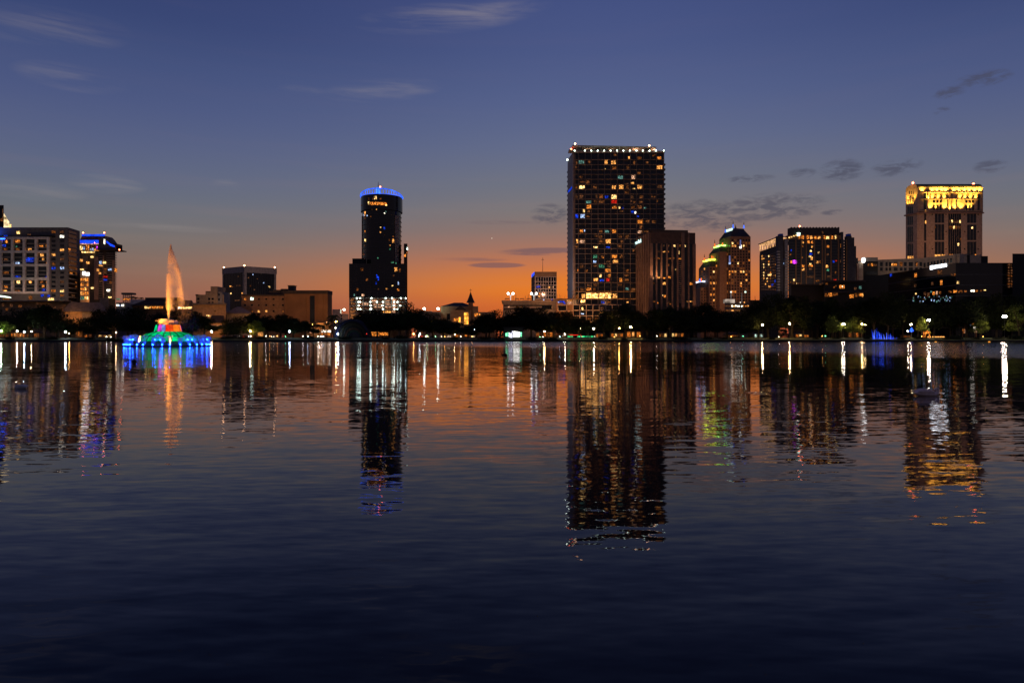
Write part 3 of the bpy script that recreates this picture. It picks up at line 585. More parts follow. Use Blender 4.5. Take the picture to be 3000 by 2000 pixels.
fb.wins(th, z4, [(240, 265, 832, 856, 'd'), (288, 308, 925, 948, 'd'), (552, 578, 828, 862, 'w'), (592, 608, 836, 866, 'd'), (384, 396, 890, 925, 'b'), (396, 408, 908, 944, 'b'), (376, 388, 960, 980, 'b'), (560, 568, 780, 794, 'g'), (582, 592, 955, 984, 'c'), (526, 538, 988, 998, 'y'), (472, 486, 1016, 1028, 'w'),
    (575, 595, 1022, 1042, 'o'), (200, 218, 1018, 1038, 'd'), (176, 188, 1070, 1088, 't'), (248, 276, 1068, 1090, 'p'), (396, 408, 1018, 1030, 'D'), (536, 550, 895, 910, 'D'), (520, 545, 770, 785, 'g')])
# lit parking podium
fp = Face(V2(1023, 427.5), V2(1189, 427.5)); mb = MB(); mb.prism([V2(1023, 434), V2(1189, 434), V2(1189, 455), V2(1023, 455)], G0, ZZ(872, 427)); child(mb, 'podium_core', BEIGE, th)
for i in range(5):
    y = 871.5 + 11.3 * i; mb = MB(); fp.pbox(mb, 1023, 1189, y, y + 3.2, .3, 8); child(mb, 'parking_deck', CONC, th)
for i in range(9):
    mb = MB(); fp.pbox(mb, 1023 + i * 20.5, 1025.5 + i * 20.5, 872, 985, .25, 1); child(mb, 'column', CONC, th)
for j, (xs) in enumerate((( -1, 206, 236, 340, 470, 530, 610, 655), (220, 236, 330, 390, 445, 548, 578), (222, 332, 442, 545, 604), (215, 238, 330, 338, 445, 550, 578))):
    y = (1105, 1140, 1172, 1204)[j]
    for x in xs:
        if x < 0: continue
        p = z4(x, y + 3); mb = MB(); c = P3(p[0], p[1], 427); mb.ball((c.x, c.y - .2, c.z), .34, 6); child(mb, 'parking_lamp', EMIT('parking_lamp_glass', (.75, 1, .86), 16) if 'parking_lamp_glass' not in bpy.data.materials else bpy.data.materials['parking_lamp_glass'], th)
fp.wins(th, z4, [(145, 205, 1150, 1195, 'D'), (330, 385, 1125, 1148, 'p'), (340, 430, 1158, 1190, 'p'), (445, 500, 1122, 1155, 'p'), (452, 520, 1158, 1190, 'p'), (455, 525, 1196, 1218, 'd'), (245, 300, 1150, 1180, 'p'), (210, 232, 1130, 1200, 'd'), (245, 310, 1185, 1215, 'D'), (530, 548, 1110, 1200, 'p'),
    (336, 425, 1196, 1216, 'D'), (555, 600, 1120, 1150, 'd'), (560, 598, 1160, 1190, 'd'), (530, 545, 1205, 1238, 'p'), (445, 520, 1222, 1240, 'w')], -5.8)
# entrance walls at the foot, an orange glow standing in for lamplight
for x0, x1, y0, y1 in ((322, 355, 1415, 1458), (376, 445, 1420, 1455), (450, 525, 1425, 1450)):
    mb = MB(); fp.pbox(mb, *[z4(x, 0)[0] for x in (x0, x1)], z4(0, y0)[1], z4(0, y1)[1], 12.5, -12); child(mb, 'glowing_entrance_wall', W['o'], th)

# L  low apartments right of the tower
th, f, zt, _ = one_face('low_apartments', 'low pale apartments half hidden in trees left of the steeple church', 'apartment block', 1226, 1292, 470, 913, CONC, 6)
mb = MB(); f.pbox(mb, 1224, 1263, 911.4, 914, .6, 6); child(mb, 'roof_edge', PALEM, th)
for i in range(4):
    mb = MB(); y = 930 + 13 * i; f.pbox(mb, 1228, 1242, y, y + 2.5, 1.2, .1); child(mb, 'balcony', METAL, th)
f.wins(th, z5, [(140, 165, 895, 920, 'd'), (168, 192, 895, 920, 'd'), (145, 195, 955, 985, GLASS), (150, 195, 1010, 1040, GLASS), (155, 200, 1075, 1100, 'D'), (285, 310, 940, 965, 'D'), (160, 195, 1130, 1160, 'd'), (225, 270, 930, 980, GLASS)])
for x in (210, 408):
    p = z5(x, 850); q = z5(x, 812); mb = MB(); mb.tube([P3(*p, 474), P3(*q, 474)], .13); child(mb, 'roof_lamp_post', METAL, th); beacon(th, P3(*z5(x, 805), 474), BEACW, .8, 'roof_lamp')

# K  church with steeple
th, f, zt, _ = one_face('church', 'tan church with a dark hipped roof, slim black steeple and glowing orange windows', 'church', 1291, 1401, 480, 897, TAN, 30)
X5 = lambda x: z5(x, 0)[0]; Y5 = lambda y: z5(0, y)[1]
mb = MB(); mb.prism([V2(X5(445), 481), V2(X5(925), 481), V2(X5(925), 509), V2(X5(445), 509)], ZZ(897, 480) + .02, ZZ(886, 490), [V2(X5(640), 492), V2(X5(760), 492), V2(X5(760), 500), V2(X5(640), 500)]); child(mb, 'roof', ROOF, th)
mb = MB(); f.pbox(mb, X5(590), X5(880), Y5(826), 1000, 5, .1); child(mb, 'nave_front', TAN, th)
mb = MB(); u0, u1 = f.u(X5(655)), f.u(X5(820)); a = [(f.pt(u, o_).x, f.pt(u, o_).y) for u, o_ in ((u0, 5.3), (u1, 5.3), (u1, -1), (u0, -1))]; um = (u0 + u1) / 2; zz = ZZ(Y5(824), 475)
mb.prism(a, zz, zz + 3.4, [(f.pt(um, 5.3).x, f.pt(um, 5.3).y), (f.pt(um + .1, 5.3).x, f.pt(um, 5.3).y), (f.pt(um + .1, -1).x, f.pt(um, -1).y), (f.pt(um, -1).x, f.pt(um, -1).y)]); child(mb, 'gable', ROOF, th)
mb = MB(); f.pbox(mb, X5(848), X5(905), Y5(718), 1000, 2.5, 5); child(mb, 'steeple_tower', BROWN, th)
c = V2(X5(876), 481); mb = MB(); mb.lathe((c.x, c.y, 0), [(3.2, ZZ(Y5(718), 480)), (2.6, ZZ(Y5(700), 480)), (1.4, ZZ(Y5(640), 480)), (.1, ZZ(Y5(562), 480))], 8); child(mb, 'spire', BLACK, th)
mb = MB(); p = P3(X5(876), Y5(560), 481); mb.box(p.x - .12, p.x + .12, p.y - .12, p.y + .12, p.z - .5, p.z + 2); mb.box(p.x - 1, p.x + 1, p.y - .1, p.y + .1, p.z + .9, p.z + 1.15); child(mb, 'cross', METAL, th)
CHW = EMIT('glowing_church_window', (1, .40, .05), 1.3, .5, .5, False)
f.wins(th, z5, [(790, 850, 865, 912, CHW), (790, 850, 920, 968, CHW), (790, 850, 975, 1028, CHW), (640, 705, 932, 985, 'o'), (708, 738, 930, 1000, CHW)], 5.2)
f.wins(th, z5, [(930, 955, 872, 920, 'o'), (958, 982, 868, 905, 'o'), (535, 590, 875, 960, GLASS)], .2)
mb = MB(); a, b = V2(1401, 492), V2(1450, 492); o = Vector((0, 14)); mb.prism([a, b, b + o, a + o], G0, ZZ(914, 492)); child(mb, 'side_wing', TAN, th)
Face(a, b).wins(th, z5, [(995, 1014, 875, 897, 'w'), (1050, 1080, 880, 895, 'D')])

# M  parking garage with pergolas
th, f, zt, _ = one_face('parking_garage', 'pale parking garage with rooftop pergolas and two bright forked lamps', 'parking garage', 1474, 1631, 452, 881, MAT('pale_concrete', (.30, .25, .22)), 30)
mb = MB(); f.pbox(mb, 1470, 1632, 880, 884.5, .8, 30); child(mb, 'parapet', BEIGE, th)
mb = MB()
for y in (893, 903): f.pbox(mb, 1476, 1617, y, y + 3.5, .2, .1)
child(mb, 'deck_opening', DARK, th)
mb = MB(); f.pbox(mb, 1588, 1616, 896, 905, .35, .1); child(mb, 'window', GLASS, th)
f.wins(th, z5, [(1412, 1432, 765, 785, 'p'), (1530, 1555, 765, 790, 'd'), (1600, 1618, 765, 780, 'd')], .45)
for x0, x1 in ((1368, 1435), (1512, 1568), (1585, 1645), (1680, 1742)):
    mb = MB(); f.pbox(mb, X5(x0), X5(x1), Y5(655), Y5(662), 0, 4)
    for x in (x0 + 4, x1 - 4): f.pbox(mb, X5(x) - .4, X5(x) + .4, Y5(660), 880.5, -.2, .6)
    child(mb, 'pergola', METAL, th)
for x, y in ((1487, 622), (1526, 600), (1660, 620), (1703, 602)):
    mb = MB(); mb.tube([P3(X5(x), 880, 458), P3(X5(x), Y5(y), 458)], .14, 5); child(mb, 'flag_pole', METAL, th)
for x in (1450, 1785):
    mb = MB(); b0 = P3(X5(x), 880, 451.6); t0 = P3(X5(x), Y5(622), 451.6); mb.tube([b0, t0], .22, 6); l = t0 + Vector((-1.6, 0, 1.6)); r = t0 + Vector((1.6, 0, 1.6)); mb.tube([t0, l], .3, 6); mb.tube([t0, r], .3, 6); child(mb, 'forked_post', EMIT('glowing_white_post', (1, .97, .92), .8), th)  # the post glows too, standing in for light from its lamps
    beacon(th, l, EMIT('forked_lamp_glass', (1, .97, .9), 10) if 'forked_lamp_glass' not in bpy.data.materials else bpy.data.materials['forked_lamp_glass'], .75, 'roof_lamp'); beacon(th, r, bpy.data.materials['forked_lamp_glass'], .75, 'roof_lamp')
for x, y, m_ in ((1922, 680, 'c'), (2045, 678, 'b')): f.wins(th, z5, [(x - 10, x + 12, y - 9, y + 9, m_)], .95)

# N  grid mid-rise with mast
th, fl, fr_, zt, body = two_face('grid_office', 'pale gridded office block with a mast on its roof above the parking garage', 'office', (1557, 575), (1567, 545), (1631, 545), 796, BROWN)
f = fr_; mb = MB(); f.pbox(mb, X5(1803), X5(2104), Y5(346), Y5(668), .06, .1); child(mb, 'glazing', GLASS, th)
mb = MB(); f.bars(mb, z5, [1808 + 37 * i for i in range(9)], (346, 416, 468, 520, 568, 614, 665), .35, .42, .3); child(mb, 'grid_frame', FRAMEC, th)
mb = MB(); fl.bars(mb, z5, (1750, 1800), (350, 425, 478, 528, 575, 620), .3, .4, .15); child(mb, 'side_bands', FRAMEC, th)
f.wins(th, z5, [(1812, 1842, 478, 505, 'b'), (1848, 1872, 478, 505, 'b'), (1920, 1938, 485, 508, 'D'), (1985, 2018, 480, 508, 'w'), (2038, 2050, 485, 500, 'd'), (2056, 2070, 485, 508, 'p'), (1812, 1828, 562, 580, 'o'), (1862, 1876, 575, 598, 'o'), (1918, 1938, 575, 600, 'o'), (1850, 1870, 616, 648, 'w'), (1880, 1900, 618, 645, 'o'), (1842, 1858, 540, 560, 'c'), (1848, 1862, 625, 648, 'd')], .2)
mb = MB(); fl.pbox(mb, 1558, 1565.8, 800.5, 809, .3, .1); child(mb, 'sign', EMIT('blue_sign', (.03, .10, 1), 1.2, .5, .8), th)
mb = MB(); c = P3(1590, 797, 555); mb.tube([c, (c.x, c.y, ZZ(755, 555))], [.22, .1], 5); mb.box(c.x - 1, c.x + 1, c.y - .1, c.y + .1, ZZ(762, 555), ZZ(761, 555)); mb.box(c.x - .6, c.x + .6, c.y - .1, c.y + .1, ZZ(757.5, 555), ZZ(756.8, 555)); child(mb, 'mast', METAL, th)

# P  tall residential tower
th, fl, fr_, zt, body = two_face('residential_tower', 'tallest tower, a wide dark grid of balconies and lit windows under a roof canopy', 'tower', (1663, 477), (1680, 456), (1946, 456), 445, GLASS, 'glazing', G0)
f = fr_
GRIDM = MAT('tan_grid', (.32, .225, .165), .7); cols6 = (228, 285, 388, 482, 585, 685, 780, 880, 980, 1078, 1175, 1280, 1380, 1478, 1590)
rows = [z6(0, y)[1] for y in (248, 355, 432, 507, 580, 655, 733, 808, 883, 960, 1033, 1108, 1183, 1262, 1335, 1412, 1488)] + [z7(0, y)[1] for y in (90, 155, 222, 290, 358, 425, 487, 548, 614, 680, 742, 803, 905, 980)]
for i, y in enumerate(rows):
    double = y in [z7(0, q)[1] for q in (358, 487, 614, 742)]
    mb = MB(); f.pbox(mb, 1681, 1946.5, y, y + (.7 if double else 1.15), .45 if double else .85, .1); child(mb, 'balcony', GRIDM if not double else METAL, th)
for x in cols6:
    mb = MB(); p = z6(x, 0)[0]; f.pbox(mb, p - (1.4 if x in (228,) else .45), p + (1.4 if x in (228,) else .45), 445.5, z7(0, 985)[1], .5, .1); child(mb, 'mullion', GRIDM, th)
mb = MB(); fl.ubox(mb, .5, fl.L - 1.5, G0, zt, .12, .1); child(mb, 'side_wall', MAT('blue_grey_wall', (.24, .24, .27), .6), th)
mb = MB(); fl.ubox(mb, fl.L - 1.4, fl.L + .3, G0, zt - .02, .35, .1); child(mb, 'corner_pier', FRAMEC, th)
for i in range(30):
    z = zt - 9 - 3.28 * i
    if z < 35: break
    mb = MB(); fl.ubox(mb, -.9, .6, z, z + 1.1, .3, 2); f.ubox(mb, f.L - .2, f.L + .75, z, z + 1.1, .3, 2); child(mb, 'side_balcony', METAL, th)
mb = MB(); fl.pbox(mb, 1664.5, 1676, 553, 560, .25, .1); child(mb, 'window', W['b'], th)
LOW = lambda x, y: z7(x, y)
f.wins(th, z6, [(1040, 1074, 297, 345, 'w'), (1178, 1250, 310, 350, 'd'), (1490, 1550, 305, 350, 'o'), (292, 370, 370, 418, 't'), (685, 740, 362, 425, 'w'), (784, 875, 365, 425, 'w'), (1482, 1575, 440, 498, 'w'), (682, 702, 490, 505, 'y'), (784, 875, 458, 502, 'd'), (1180, 1250, 535, 572, 'd'),
    (888, 965, 602, 650, 't'), (1082, 1170, 590, 652, 'p'), (1082, 1140, 695, 728, 'w'), (233, 275, 755, 792, 'd'), (292, 385, 752, 800, 'y'), (785, 876, 745, 802, 'w'), (902, 975, 742, 802, 'w'), (1182, 1272, 745, 800, 'w'), (1108, 1155, 785, 804, 'y'),
    (690, 750, 892, 945, 'b'), (785, 876, 888, 955, 'y'), (605, 660, 888, 945, 'd'), (292, 372, 895, 945, 'D'), (235, 275, 895, 945, 'D'), (1085, 1140, 905, 950, 'D'), (402, 480, 985, 1020, 't'), (790, 870, 975, 1024, 'r'), (1485, 1505, 970, 1005, 'd'),
    (394, 480, 1042, 1104, 'o'), (788, 872, 1058, 1104, 'o'), (895, 930, 1062, 1104, 'y'), (955, 976, 1085, 1104, 'b'), (1085, 1150, 1062, 1100, 'd'), (1286, 1325, 1085, 1105, 't'), (355, 380, 1115, 1160, 'y'), (1084, 1142, 1135, 1172, 'b'), (1144, 1165, 1150, 1180, 'W'),
    (233, 290, 1188, 1248, 'b'), (302, 385, 1188, 1248, 'c'), (1182, 1212, 1205, 1230, 'b'), (1182, 1272, 1278, 1332, 'o'), (604, 622, 1290, 1312, 'D'), (308, 368, 1425, 1472, 'o'), (372, 385, 1430, 1460, 'c'), (690, 755, 1435, 1470, 't'), (790, 870, 1425, 1475, 'o'), (1182, 1265, 1425, 1480, 'p'),
    (992, 1050, 712, 730, 'D'), (1085, 1110, 985, 1002, 'D'), (545, 580, 890, 945, 'D'), (1485, 1580, 745, 790, 'D')], .3)
f.wins(th, z7, [(215, 258, 97, 148, 'w'), (268, 345, 95, 148, 'p'), (614, 692, 90, 150, 'w'), (442, 520, 190, 215, 'y'), (616, 692, 190, 215, 'b'), (452, 502, 308, 352, 'g'), (565, 592, 335, 352, 'o'), (702, 785, 298, 352, 'o'), (452, 505, 372, 412, 'c'), (702, 785, 368, 415, 'w'),
    (528, 600, 440, 482, 'g'), (630, 690, 440, 480, 'D'), (275, 320, 440, 472, 'D'), (235, 256, 505, 530, 'o'), (325, 385, 500, 538, 'd'), (614, 690, 495, 540, 'o'), (895, 930, 500, 535, 'd'), (538, 562, 570, 608, 'y'), (660, 686, 570, 608, 'o'), (440, 522, 622, 662, 'w'), (628, 672, 622, 664, 'r'), (795, 850, 620, 668, 'o'), (890, 930, 635, 665, 'd'),
    (360, 430, 690, 728, 'D'), (362, 432, 748, 788, 'o'), (445, 485, 755, 788, 'd'), (890, 932, 750, 784, 't'), (530, 600, 625, 664, 'b'), (615, 680, 375, 410, 'D'),
    (285, 350, 820, 898, 'w'), (358, 438, 822, 862, 'H'), (358, 438, 866, 898, 'H'), (444, 522, 825, 898, 'H'), (530, 610, 825, 898, 'H'), (616, 694, 822, 898, 'H'), (704, 780, 826, 890, 'w'), (285, 345, 915, 955, 'H'), (555, 610, 925, 962, 'b'), (630, 690, 925, 960, 'd'), (895, 930, 930, 958, 'w'),
    (165, 205, 830, 895, 'd'), (212, 262, 825, 895, 'd')], .3)
rd = random.Random(77); mb = MB()
for _ in range(70):
    i = rd.randrange(13); y = rd.choice(rows[:-3]); x0 = z6(cols6[i] + 8, 0)[0]; x1 = z6(cols6[i + 1] - 8, 0)[0]; k = rd.uniform(0, .5); f.pbox(mb, x0 + (x1 - x0) * k, x1 - (x1 - x0) * rd.uniform(0, .4 - k * .5), y + rd.uniform(3, 6), y + rd.uniform(9, 13), .2, .1)
mb.build('window', EMIT('dim_room_window', (1, .33, .10), .10, .9, 1.35, False), th, False, 'stuff')
mb = MB(); f.pbox(mb, 1674, 1946, z7(0, 800)[1], z7(0, 806)[1], 1.5, .1); f.pbox(mb, 1674, 1946, z7(0, 896)[1], z7(0, 905)[1], 1.4, .1); child(mb, 'amenity_deck', W['d'], th)  # deck slabs given a window glow to look lit by the floor
# podium
fp = Face(V2(1634, 450), V2(1850, 450)); mb = MB(); mb.prism([fp.A, fp.B, fp.B + Vector((0, 5.5)), fp.A + Vector((0, 5.5))], G0, ZZ(892, 450)); child(mb, 'podium', GLASS, th)
mb = MB(); fp.bars(mb, z7, [5 + 88 * i for i in range(11)], (980, 1055, 1130, 1210, 1290), .4, .45, .4); child(mb, 'podium_frame', FRAMEC, th)
fp.wins(th, z7, [(290, 326, 1005, 1050, 'y'), (100, 178, 990, 1078, 'D'), (150, 168, 1070, 1110, 'y'), (275, 330, 1088, 1110, 'c'), (540, 585, 1072, 1098, 'w'), (10, 85, 990, 1050, 'D'), (372, 440, 1140, 1185, 'd'), (460, 520, 1140, 1190, 'd'), (540, 600, 1000, 1040, 'D'), (415, 450, 1210, 1228, 'w')], .25)
# roof: canopy, parapet lamps, red beacons
mb = MB(); f.pbox(mb, 1680.5, 1947, z6(0, 225)[1], 447.5, .9, 16); child(mb, 'parapet', FRAMEC, th)
mb = MB(); a0, a1 = f.u(z6(195, 0)[0]), f.u(z6(1482, 0)[0]); f.ubox(mb, a0, a1, (ZZ(z6(0, 150)[1], 456), ZZ(z6(0, 164)[1], 456)), 0, -1, 14, (ZZ(z6(0, 124)[1], 456), ZZ(z6(0, 152)[1], 456))); child(mb, 'roof_canopy', FRAMEC, th)
mb = MB(); f.pbox(mb, z6(255, 0)[0], z6(345, 0)[0], z6(0, 150)[1], z6(0, 226)[1], -2, 12); f.pbox(mb, z6(1320, 0)[0], z6(1405, 0)[0], z6(0, 165)[1], z6(0, 226)[1], -3, 12); f.pbox(mb, z6(360, 0)[0], z6(900, 0)[0], z6(0, 180)[1], z6(0, 226)[1], -4, 12); child(mb, 'roof_plant', MAT('roof_plant_wall', (.10, .09, .08)), th)
for x in (440, 530, 640, 720, 830, 915, 1025, 1110, 1215, 1300):
    mb = MB(); f.pbox(mb, z6(x - 5, 0)[0], z6(x + 5, 0)[0], z6(0, 155)[1], z6(0, 228)[1], -1.2, 1.9); child(mb, 'canopy_post', FRAMEC, th)
for x in (228, 383, 482, 580, 680, 778, 875, 974, 1072, 1175, 1273, 1373, 1473, 1592):
    c = P3(*z6(x, 217), 455); beacon(th, c, bpy.data.materials['parking_lamp_glass'], .33, 'parapet_lamp')
for x, y, m_ in ((235, 112, BEAC), (1370, 140, BEAC), (175, 195, BEACR), (118, 358, BEACW)): beacon(th, P3(*z6(x, y), 457 if x != 118 else 476), m_, .5)
mb = MB(); f.pbox(mb, z6(138, 0)[0], z6(212, 0)[0], z6(0, 203)[1], z6(0, 222)[1], .5, 6); child(mb, 'roof_ledge', FRAMEC, th)

for x in (1720, 1790, 1860, 1915): q = P3(x, 442, 462); lamp_light('POINT', 'canopy_fill_light', q, (1, .62, .38), 420, th, .4)  # added point lights, unseen, that brighten the roof canopy

# O  podium building with blue neon
th, f, zt, _ = one_face('neon_podium', 'low rooftop bar with a blue neon band between the parking garage and the tallest tower', 'bar', 1632, 1678, 447, 874, BROWN, 22)
f.wins(th, z5, [(2130, 2235, 685, 715, 'b'), (2255, 2345, 680, 694, 'w'), (2262, 2345, 705, 735, 'p'), (2128, 2148, 700, 720, 'c'), (2200, 2245, 715, 735, 'b')], .3)
mb = MB(); f.bars(mb, z5, (2125, 2255, 2345), (745, 835), .5, .5, .4); child(mb, 'frame', FRAMEC, th)
mb = MB(); f.pbox(mb, X5(2130), X5(2250), Y5(760), Y5(830), .12, .1); child(mb, 'window', GLASS, th)
mb = MB()
for x in (2120, 2170, 2280, 2220, 2150): mb.tube([P3(X5(x), 874, 455), P3(X5(x), Y5(630 - (x % 3) * 18), 455)], .09, 4)
f.pbox(mb, X5(2115), X5(2350), Y5(655), Y5(658), -4, 4.3); child(mb, 'roof_railing', METAL, th)
# Q  brown ribbed bank office
th, fl, fr_, zt, body = two_face('bank_office', 'brown office block with tall lit ribs and a bank sign high on its side', 'office', (1842, 473), (1907, 430), (2037, 433), 680, MAT('brown_granite', (.10, .062, .045), .6))
RIBM = MAT('brown_rib', (.22, .14, .105), .7); mb = MB(); u0, u1 = fr_.u(1920), fr_.u(2024); fr_.ubox(mb, u0, u1, zt, zt + 2.4, -5, 20); child(mb, 'penthouse', BROWN, th)
for i in range(9):
    x = 1847 + i * 7; mb = MB(); u = fl.u(x); fl.ubox(mb, u - 1.0, u + 1.0, G0, zt - .02, .9, .1); child(mb, 'rib', RIBM, th)
mb = MB(); fr_.ubox(mb, .6, fr_.L - .6, G0, zt - 7.0, .05, .1); child(mb, 'glazing', GLASS, th)
for x in (1235, 1305, 1372, 1447, 1520, 1590, 1662, 1740, 1815):
    mb = MB(); u = fr_.u(z7(x, 0)[0]); w = .95 if x in (1662, 1815, 1235) else .5; fr_.ubox(mb, u - w, u + w, G0, zt - (7.02 if x not in (1662, 1740) else -.05), .55, .1); child(mb, 'rib', RIBM, th)
mb = MB()
for i in range(22): fr_.pbox(mb, z7(1605, 0)[0], z7(1650, 0)[0], z7(0, 400 + i * 26)[1], z7(0, 404 + i * 26)[1], .2, .1)
child(mb, 'ladder_louvres', FRAMEC, th)
fr_.wins(th, z7, [(1465, 1478, 172, 200, 'D'), (1538, 1560, 172, 198, 'y'), (1610, 1632, 172, 198, 'd'), (1680, 1702, 172, 200, 'y'), (1396, 1414, 172, 195, 'D'), (1312, 1358, 255, 275, 'D'), (1385, 1432, 250, 272, 'w'), (1452, 1475, 255, 275, 'd'), (1596, 1618, 255, 290, 'y'),
    (1262, 1290, 350, 366, 'd'), (1312, 1355, 340, 366, 'd'), (1462, 1510, 345, 366, 'd'), (1530, 1545, 340, 360, 'd'), (1600, 1648, 345, 368, 'o'), (1465, 1476, 430, 455, 'd'), (1558, 1572, 495, 510, 'y'), (1312, 1356, 595, 625, 'w'), (1382, 1438, 605, 628, 'o'), (1455, 1510, 595, 625, 'o'),
    (1235, 1250, 672, 690, 'w'), (1250, 1280, 680, 705, 'd'), (1380, 1440, 668, 712, 'w'), (1745, 1795, 675, 712, 'o'), (1382, 1400, 842, 858, 'y'), (1402, 1438, 845, 882, 'o'), (1258, 1295, 930, 945, 'd'), (1705, 1805, 930, 942, 'w'), (1312, 1330, 945, 965, 'o'), (1465, 1480, 930, 950, 'D'), (1630, 1645, 685, 700, 'D'), (1480, 1515, 960, 978, 'd')], .12)
tx = bpy.data.curves.new('bank_sign', 'FONT'); tx.body = 'First Green Bank'; tx.size = 3.0; tx.extrude = .12; tx.align_x = 'LEFT'
SIGN = EMIT('pale_sign_letters', (.62, .95, .90), 1.6)
tmp = bpy.data.objects.new('sign', tx); COL.objects.link(tmp); bpy.context.view_layer.update()
me = bpy.data.meshes.new_from_object(tmp.evaluated_get(bpy.context.evaluated_depsgraph_get())); bpy.data.objects.remove(tmp)
me.materials.clear(); me.materials.append(SIGN); to = bpy.data.objects.new('sign', me); COL.objects.link(to); to.parent = th
u0 = fl.u(1852.3); u1 = fl.u(1883.5); q = fl.pt(u0, 1.15); wd = (u1 - u0)
ang = math.atan2(fl.d.y, fl.d.x); to.rotation_euler = (math.pi / 2, 0, ang); to.location = Vector((q.x, q.y, fl.z(722.0, u0))) - th.location
to.scale = (wd / max(v.co.x for v in me.vertices), 1.15, 1)
for x in (1849, 1856, 1875, 1893, 1903):
    u = fl.u(x); p = fl.pt(u, 4.5); lamp_light('SPOT', 'uplight', (p.x, p.y, 4), (1, .50, .26), 8500 if x > 1870 else 4200, th, .4, (p.x + fl.n.x * -4.2, p.y + fl.n.y * -4.2, 62), 50, 1)
for x in (1305, 1662, 1815):
    u = fr_.u(z7(x, 0)[0]); p = fr_.pt(u, 3); lamp_light('SPOT', 'uplight', (p.x, p.y, 5), (1, .48, .22), 1700, th, .3, (p.x, p.y + 3.2, 60), 30, 1)

# R  stepped tower with spires
D = 750
th = thing('stepped_tower', 'stepped tower with four descending hipped roofs edged in coloured light and glowing corner spires', 'tower', (V2(2141, D).x, D, G0))
RW = MAT('brown_pink_precast', (.22, .125, .078), .8); faces = []
def step(Lp, Cp, Rp, ywC, ytop, tl, tc_, tr, k, inset):
    a, c, r = V2(Lp, D * 1.035 + k), V2(Cp, D + k), V2(Rp, D * 1.006 + k); b = a + r - c; zw = ZZ(ywC, D + k); zr = ZZ(ytop, D + k)
    mb = MB(); mb.prism([a, c, r, b], G0, zw); child(mb, 'wall', RW, th)
    A, C, R = V2(tl, D * 1.03 + k), V2(tc_, D + k + inset), V2(tr, D * 1.006 + k + inset); B = A + R - C
    mb = MB(); mb.prism([a, c, r, b], zw + .01, zr, [A, C, R, B]); child(mb, 'roof', ROOF, th)
    return Face(a, c), Face(c, r), (A, C, R, zr)
s1 = step(2107, 2141, 2199, 692, 669.5, 2125, 2148, 2180, 0, 5)
s2 = step(2077, 2108.5, 2150, 737, 720, 2092, 2113, 2142, 6, 4)
s3 = step(2047, 2078.5, 2125, 781, 762, 2061, 2085, 2110, 12, 4)
s4 = step(2035.5, 2052, 2100, 842, 826, 2036.5, 2053, 2075, 18, 3)
def edge_light(s_, frac, m_, dz=1.6):
    A, C, R, z = s_; mb = MB()
    for p, q in ((A, C), (C, C + (R - C) * frac)): mb.tube([(p.x, p.y - .3, z + dz / 2), (q.x, q.y - .3, z + dz / 2)], dz / 2 * .8, 6)
    child(mb, 'edge_light', m_, th)
edge_light(s2[2], .9, EMIT('green_yellow_edge', (.35, 1, .12), 4.5, .8, .12), 2.2); edge_light(s3[2], .9, EMIT('lime_edge', (.75, 1, .06), 5, .5, .12), 2.4); edge_light(s4[2], .9, EMIT('white_edge', (.6, .7, 1), 3, .6, .15), 2.0)
A, C, R, z = s1[2]; fs_ = Face(A, C); mb = MB(); fs_.ubox(mb, .6, fs_.L - .8, z - 3.4, z + 1.6, .7, .1); child(mb, 'sign', EMIT('greenish_white_sign', (.72, 1, .86), 1.3, .3, .5), th)
mb = MB(); mb.prism([C, R, R + Vector((0, 12)), C + Vector((0, 12))], z, z + 1.2); child(mb, 'parapet', ROOF, th)
SB = EMIT('blue_glow_spire', (.08, .2, 1), 1.2, .3, .3); SO = EMIT('orange_glow_spire', (1, .2, .03), 1.1, .3, .3)  # glow put into the spires in place of coloured light on them
for (x, y0, y1), m_ in (((435, 168, 90), SB), ((527, 118, 25), SB), ((657, 118, 40), SB), ((557, 120, 75), METAL), ((305, 345, 255), SO), ((400, 325, 255), SO), ((180, 515, 430), SO), ((270, 480, 415), SO), ((142, 760, 675), SO), ((124, 765, 690), SB)):
    b = P3(*z8(x, y0), D + 4); t = P3(*z8(x, y1), D + 4); mb = MB(); mb.tube([b, b + (t - b) * .5], [1.0, .5], 6); child(mb, 'spire', m_, th); mb = MB(); mb.tube([b + (t - b) * .5, t], [.5, .12], 6); child(mb, 'spire_tip', METAL if m_ is SO else MAT('blue_grey_spire', (.10, .12, .22)), th)
RG = MAT('recessed_glass', (.01, .011, .014), .3)
ys = [262 + 34.6 * i for i in range(24)]
lit1 = {(0, 1): 'y', (1, 0): 'D', (0, 2): 'w', (1, 2): 'w', (4, 1): 'd', (5, 2): 'd', (3, 2): 'W', (4, 2): 'y', (5, 1): 'd', (2, 1): 'd', (4, 3): 'd', (2, 8): 'y', (0, 11): 'o', (1, 11): 'w', (3, 11): 'w', (4, 11): 'y', (5, 11): 'd', (0, 14): 'd', (1, 14): 'D', (5, 14): 'w', (0, 15): 'd', (3, 15): 'w', (3, 10): 'd', (4, 10): 'd'}
s1[1].grid(th, z8, [520 + 33.5 * i for i in range(7)], ys, 19, 23, RG, lit1, .10)
s1[0].grid(th, z8, (385, 420, 455, 485), ys[2:], 17, 23, RG, {(0, 13): 'o', (1, 13): 'w', (2, 13): 'o', (3, 13): 'd', (1, 16): 'w', (2, 16): 'd', (1, 17): 'd', (0, 18): 'd', (1, 18): 'o', (2, 8): 'd', (0, 8): 'd'}, .12)
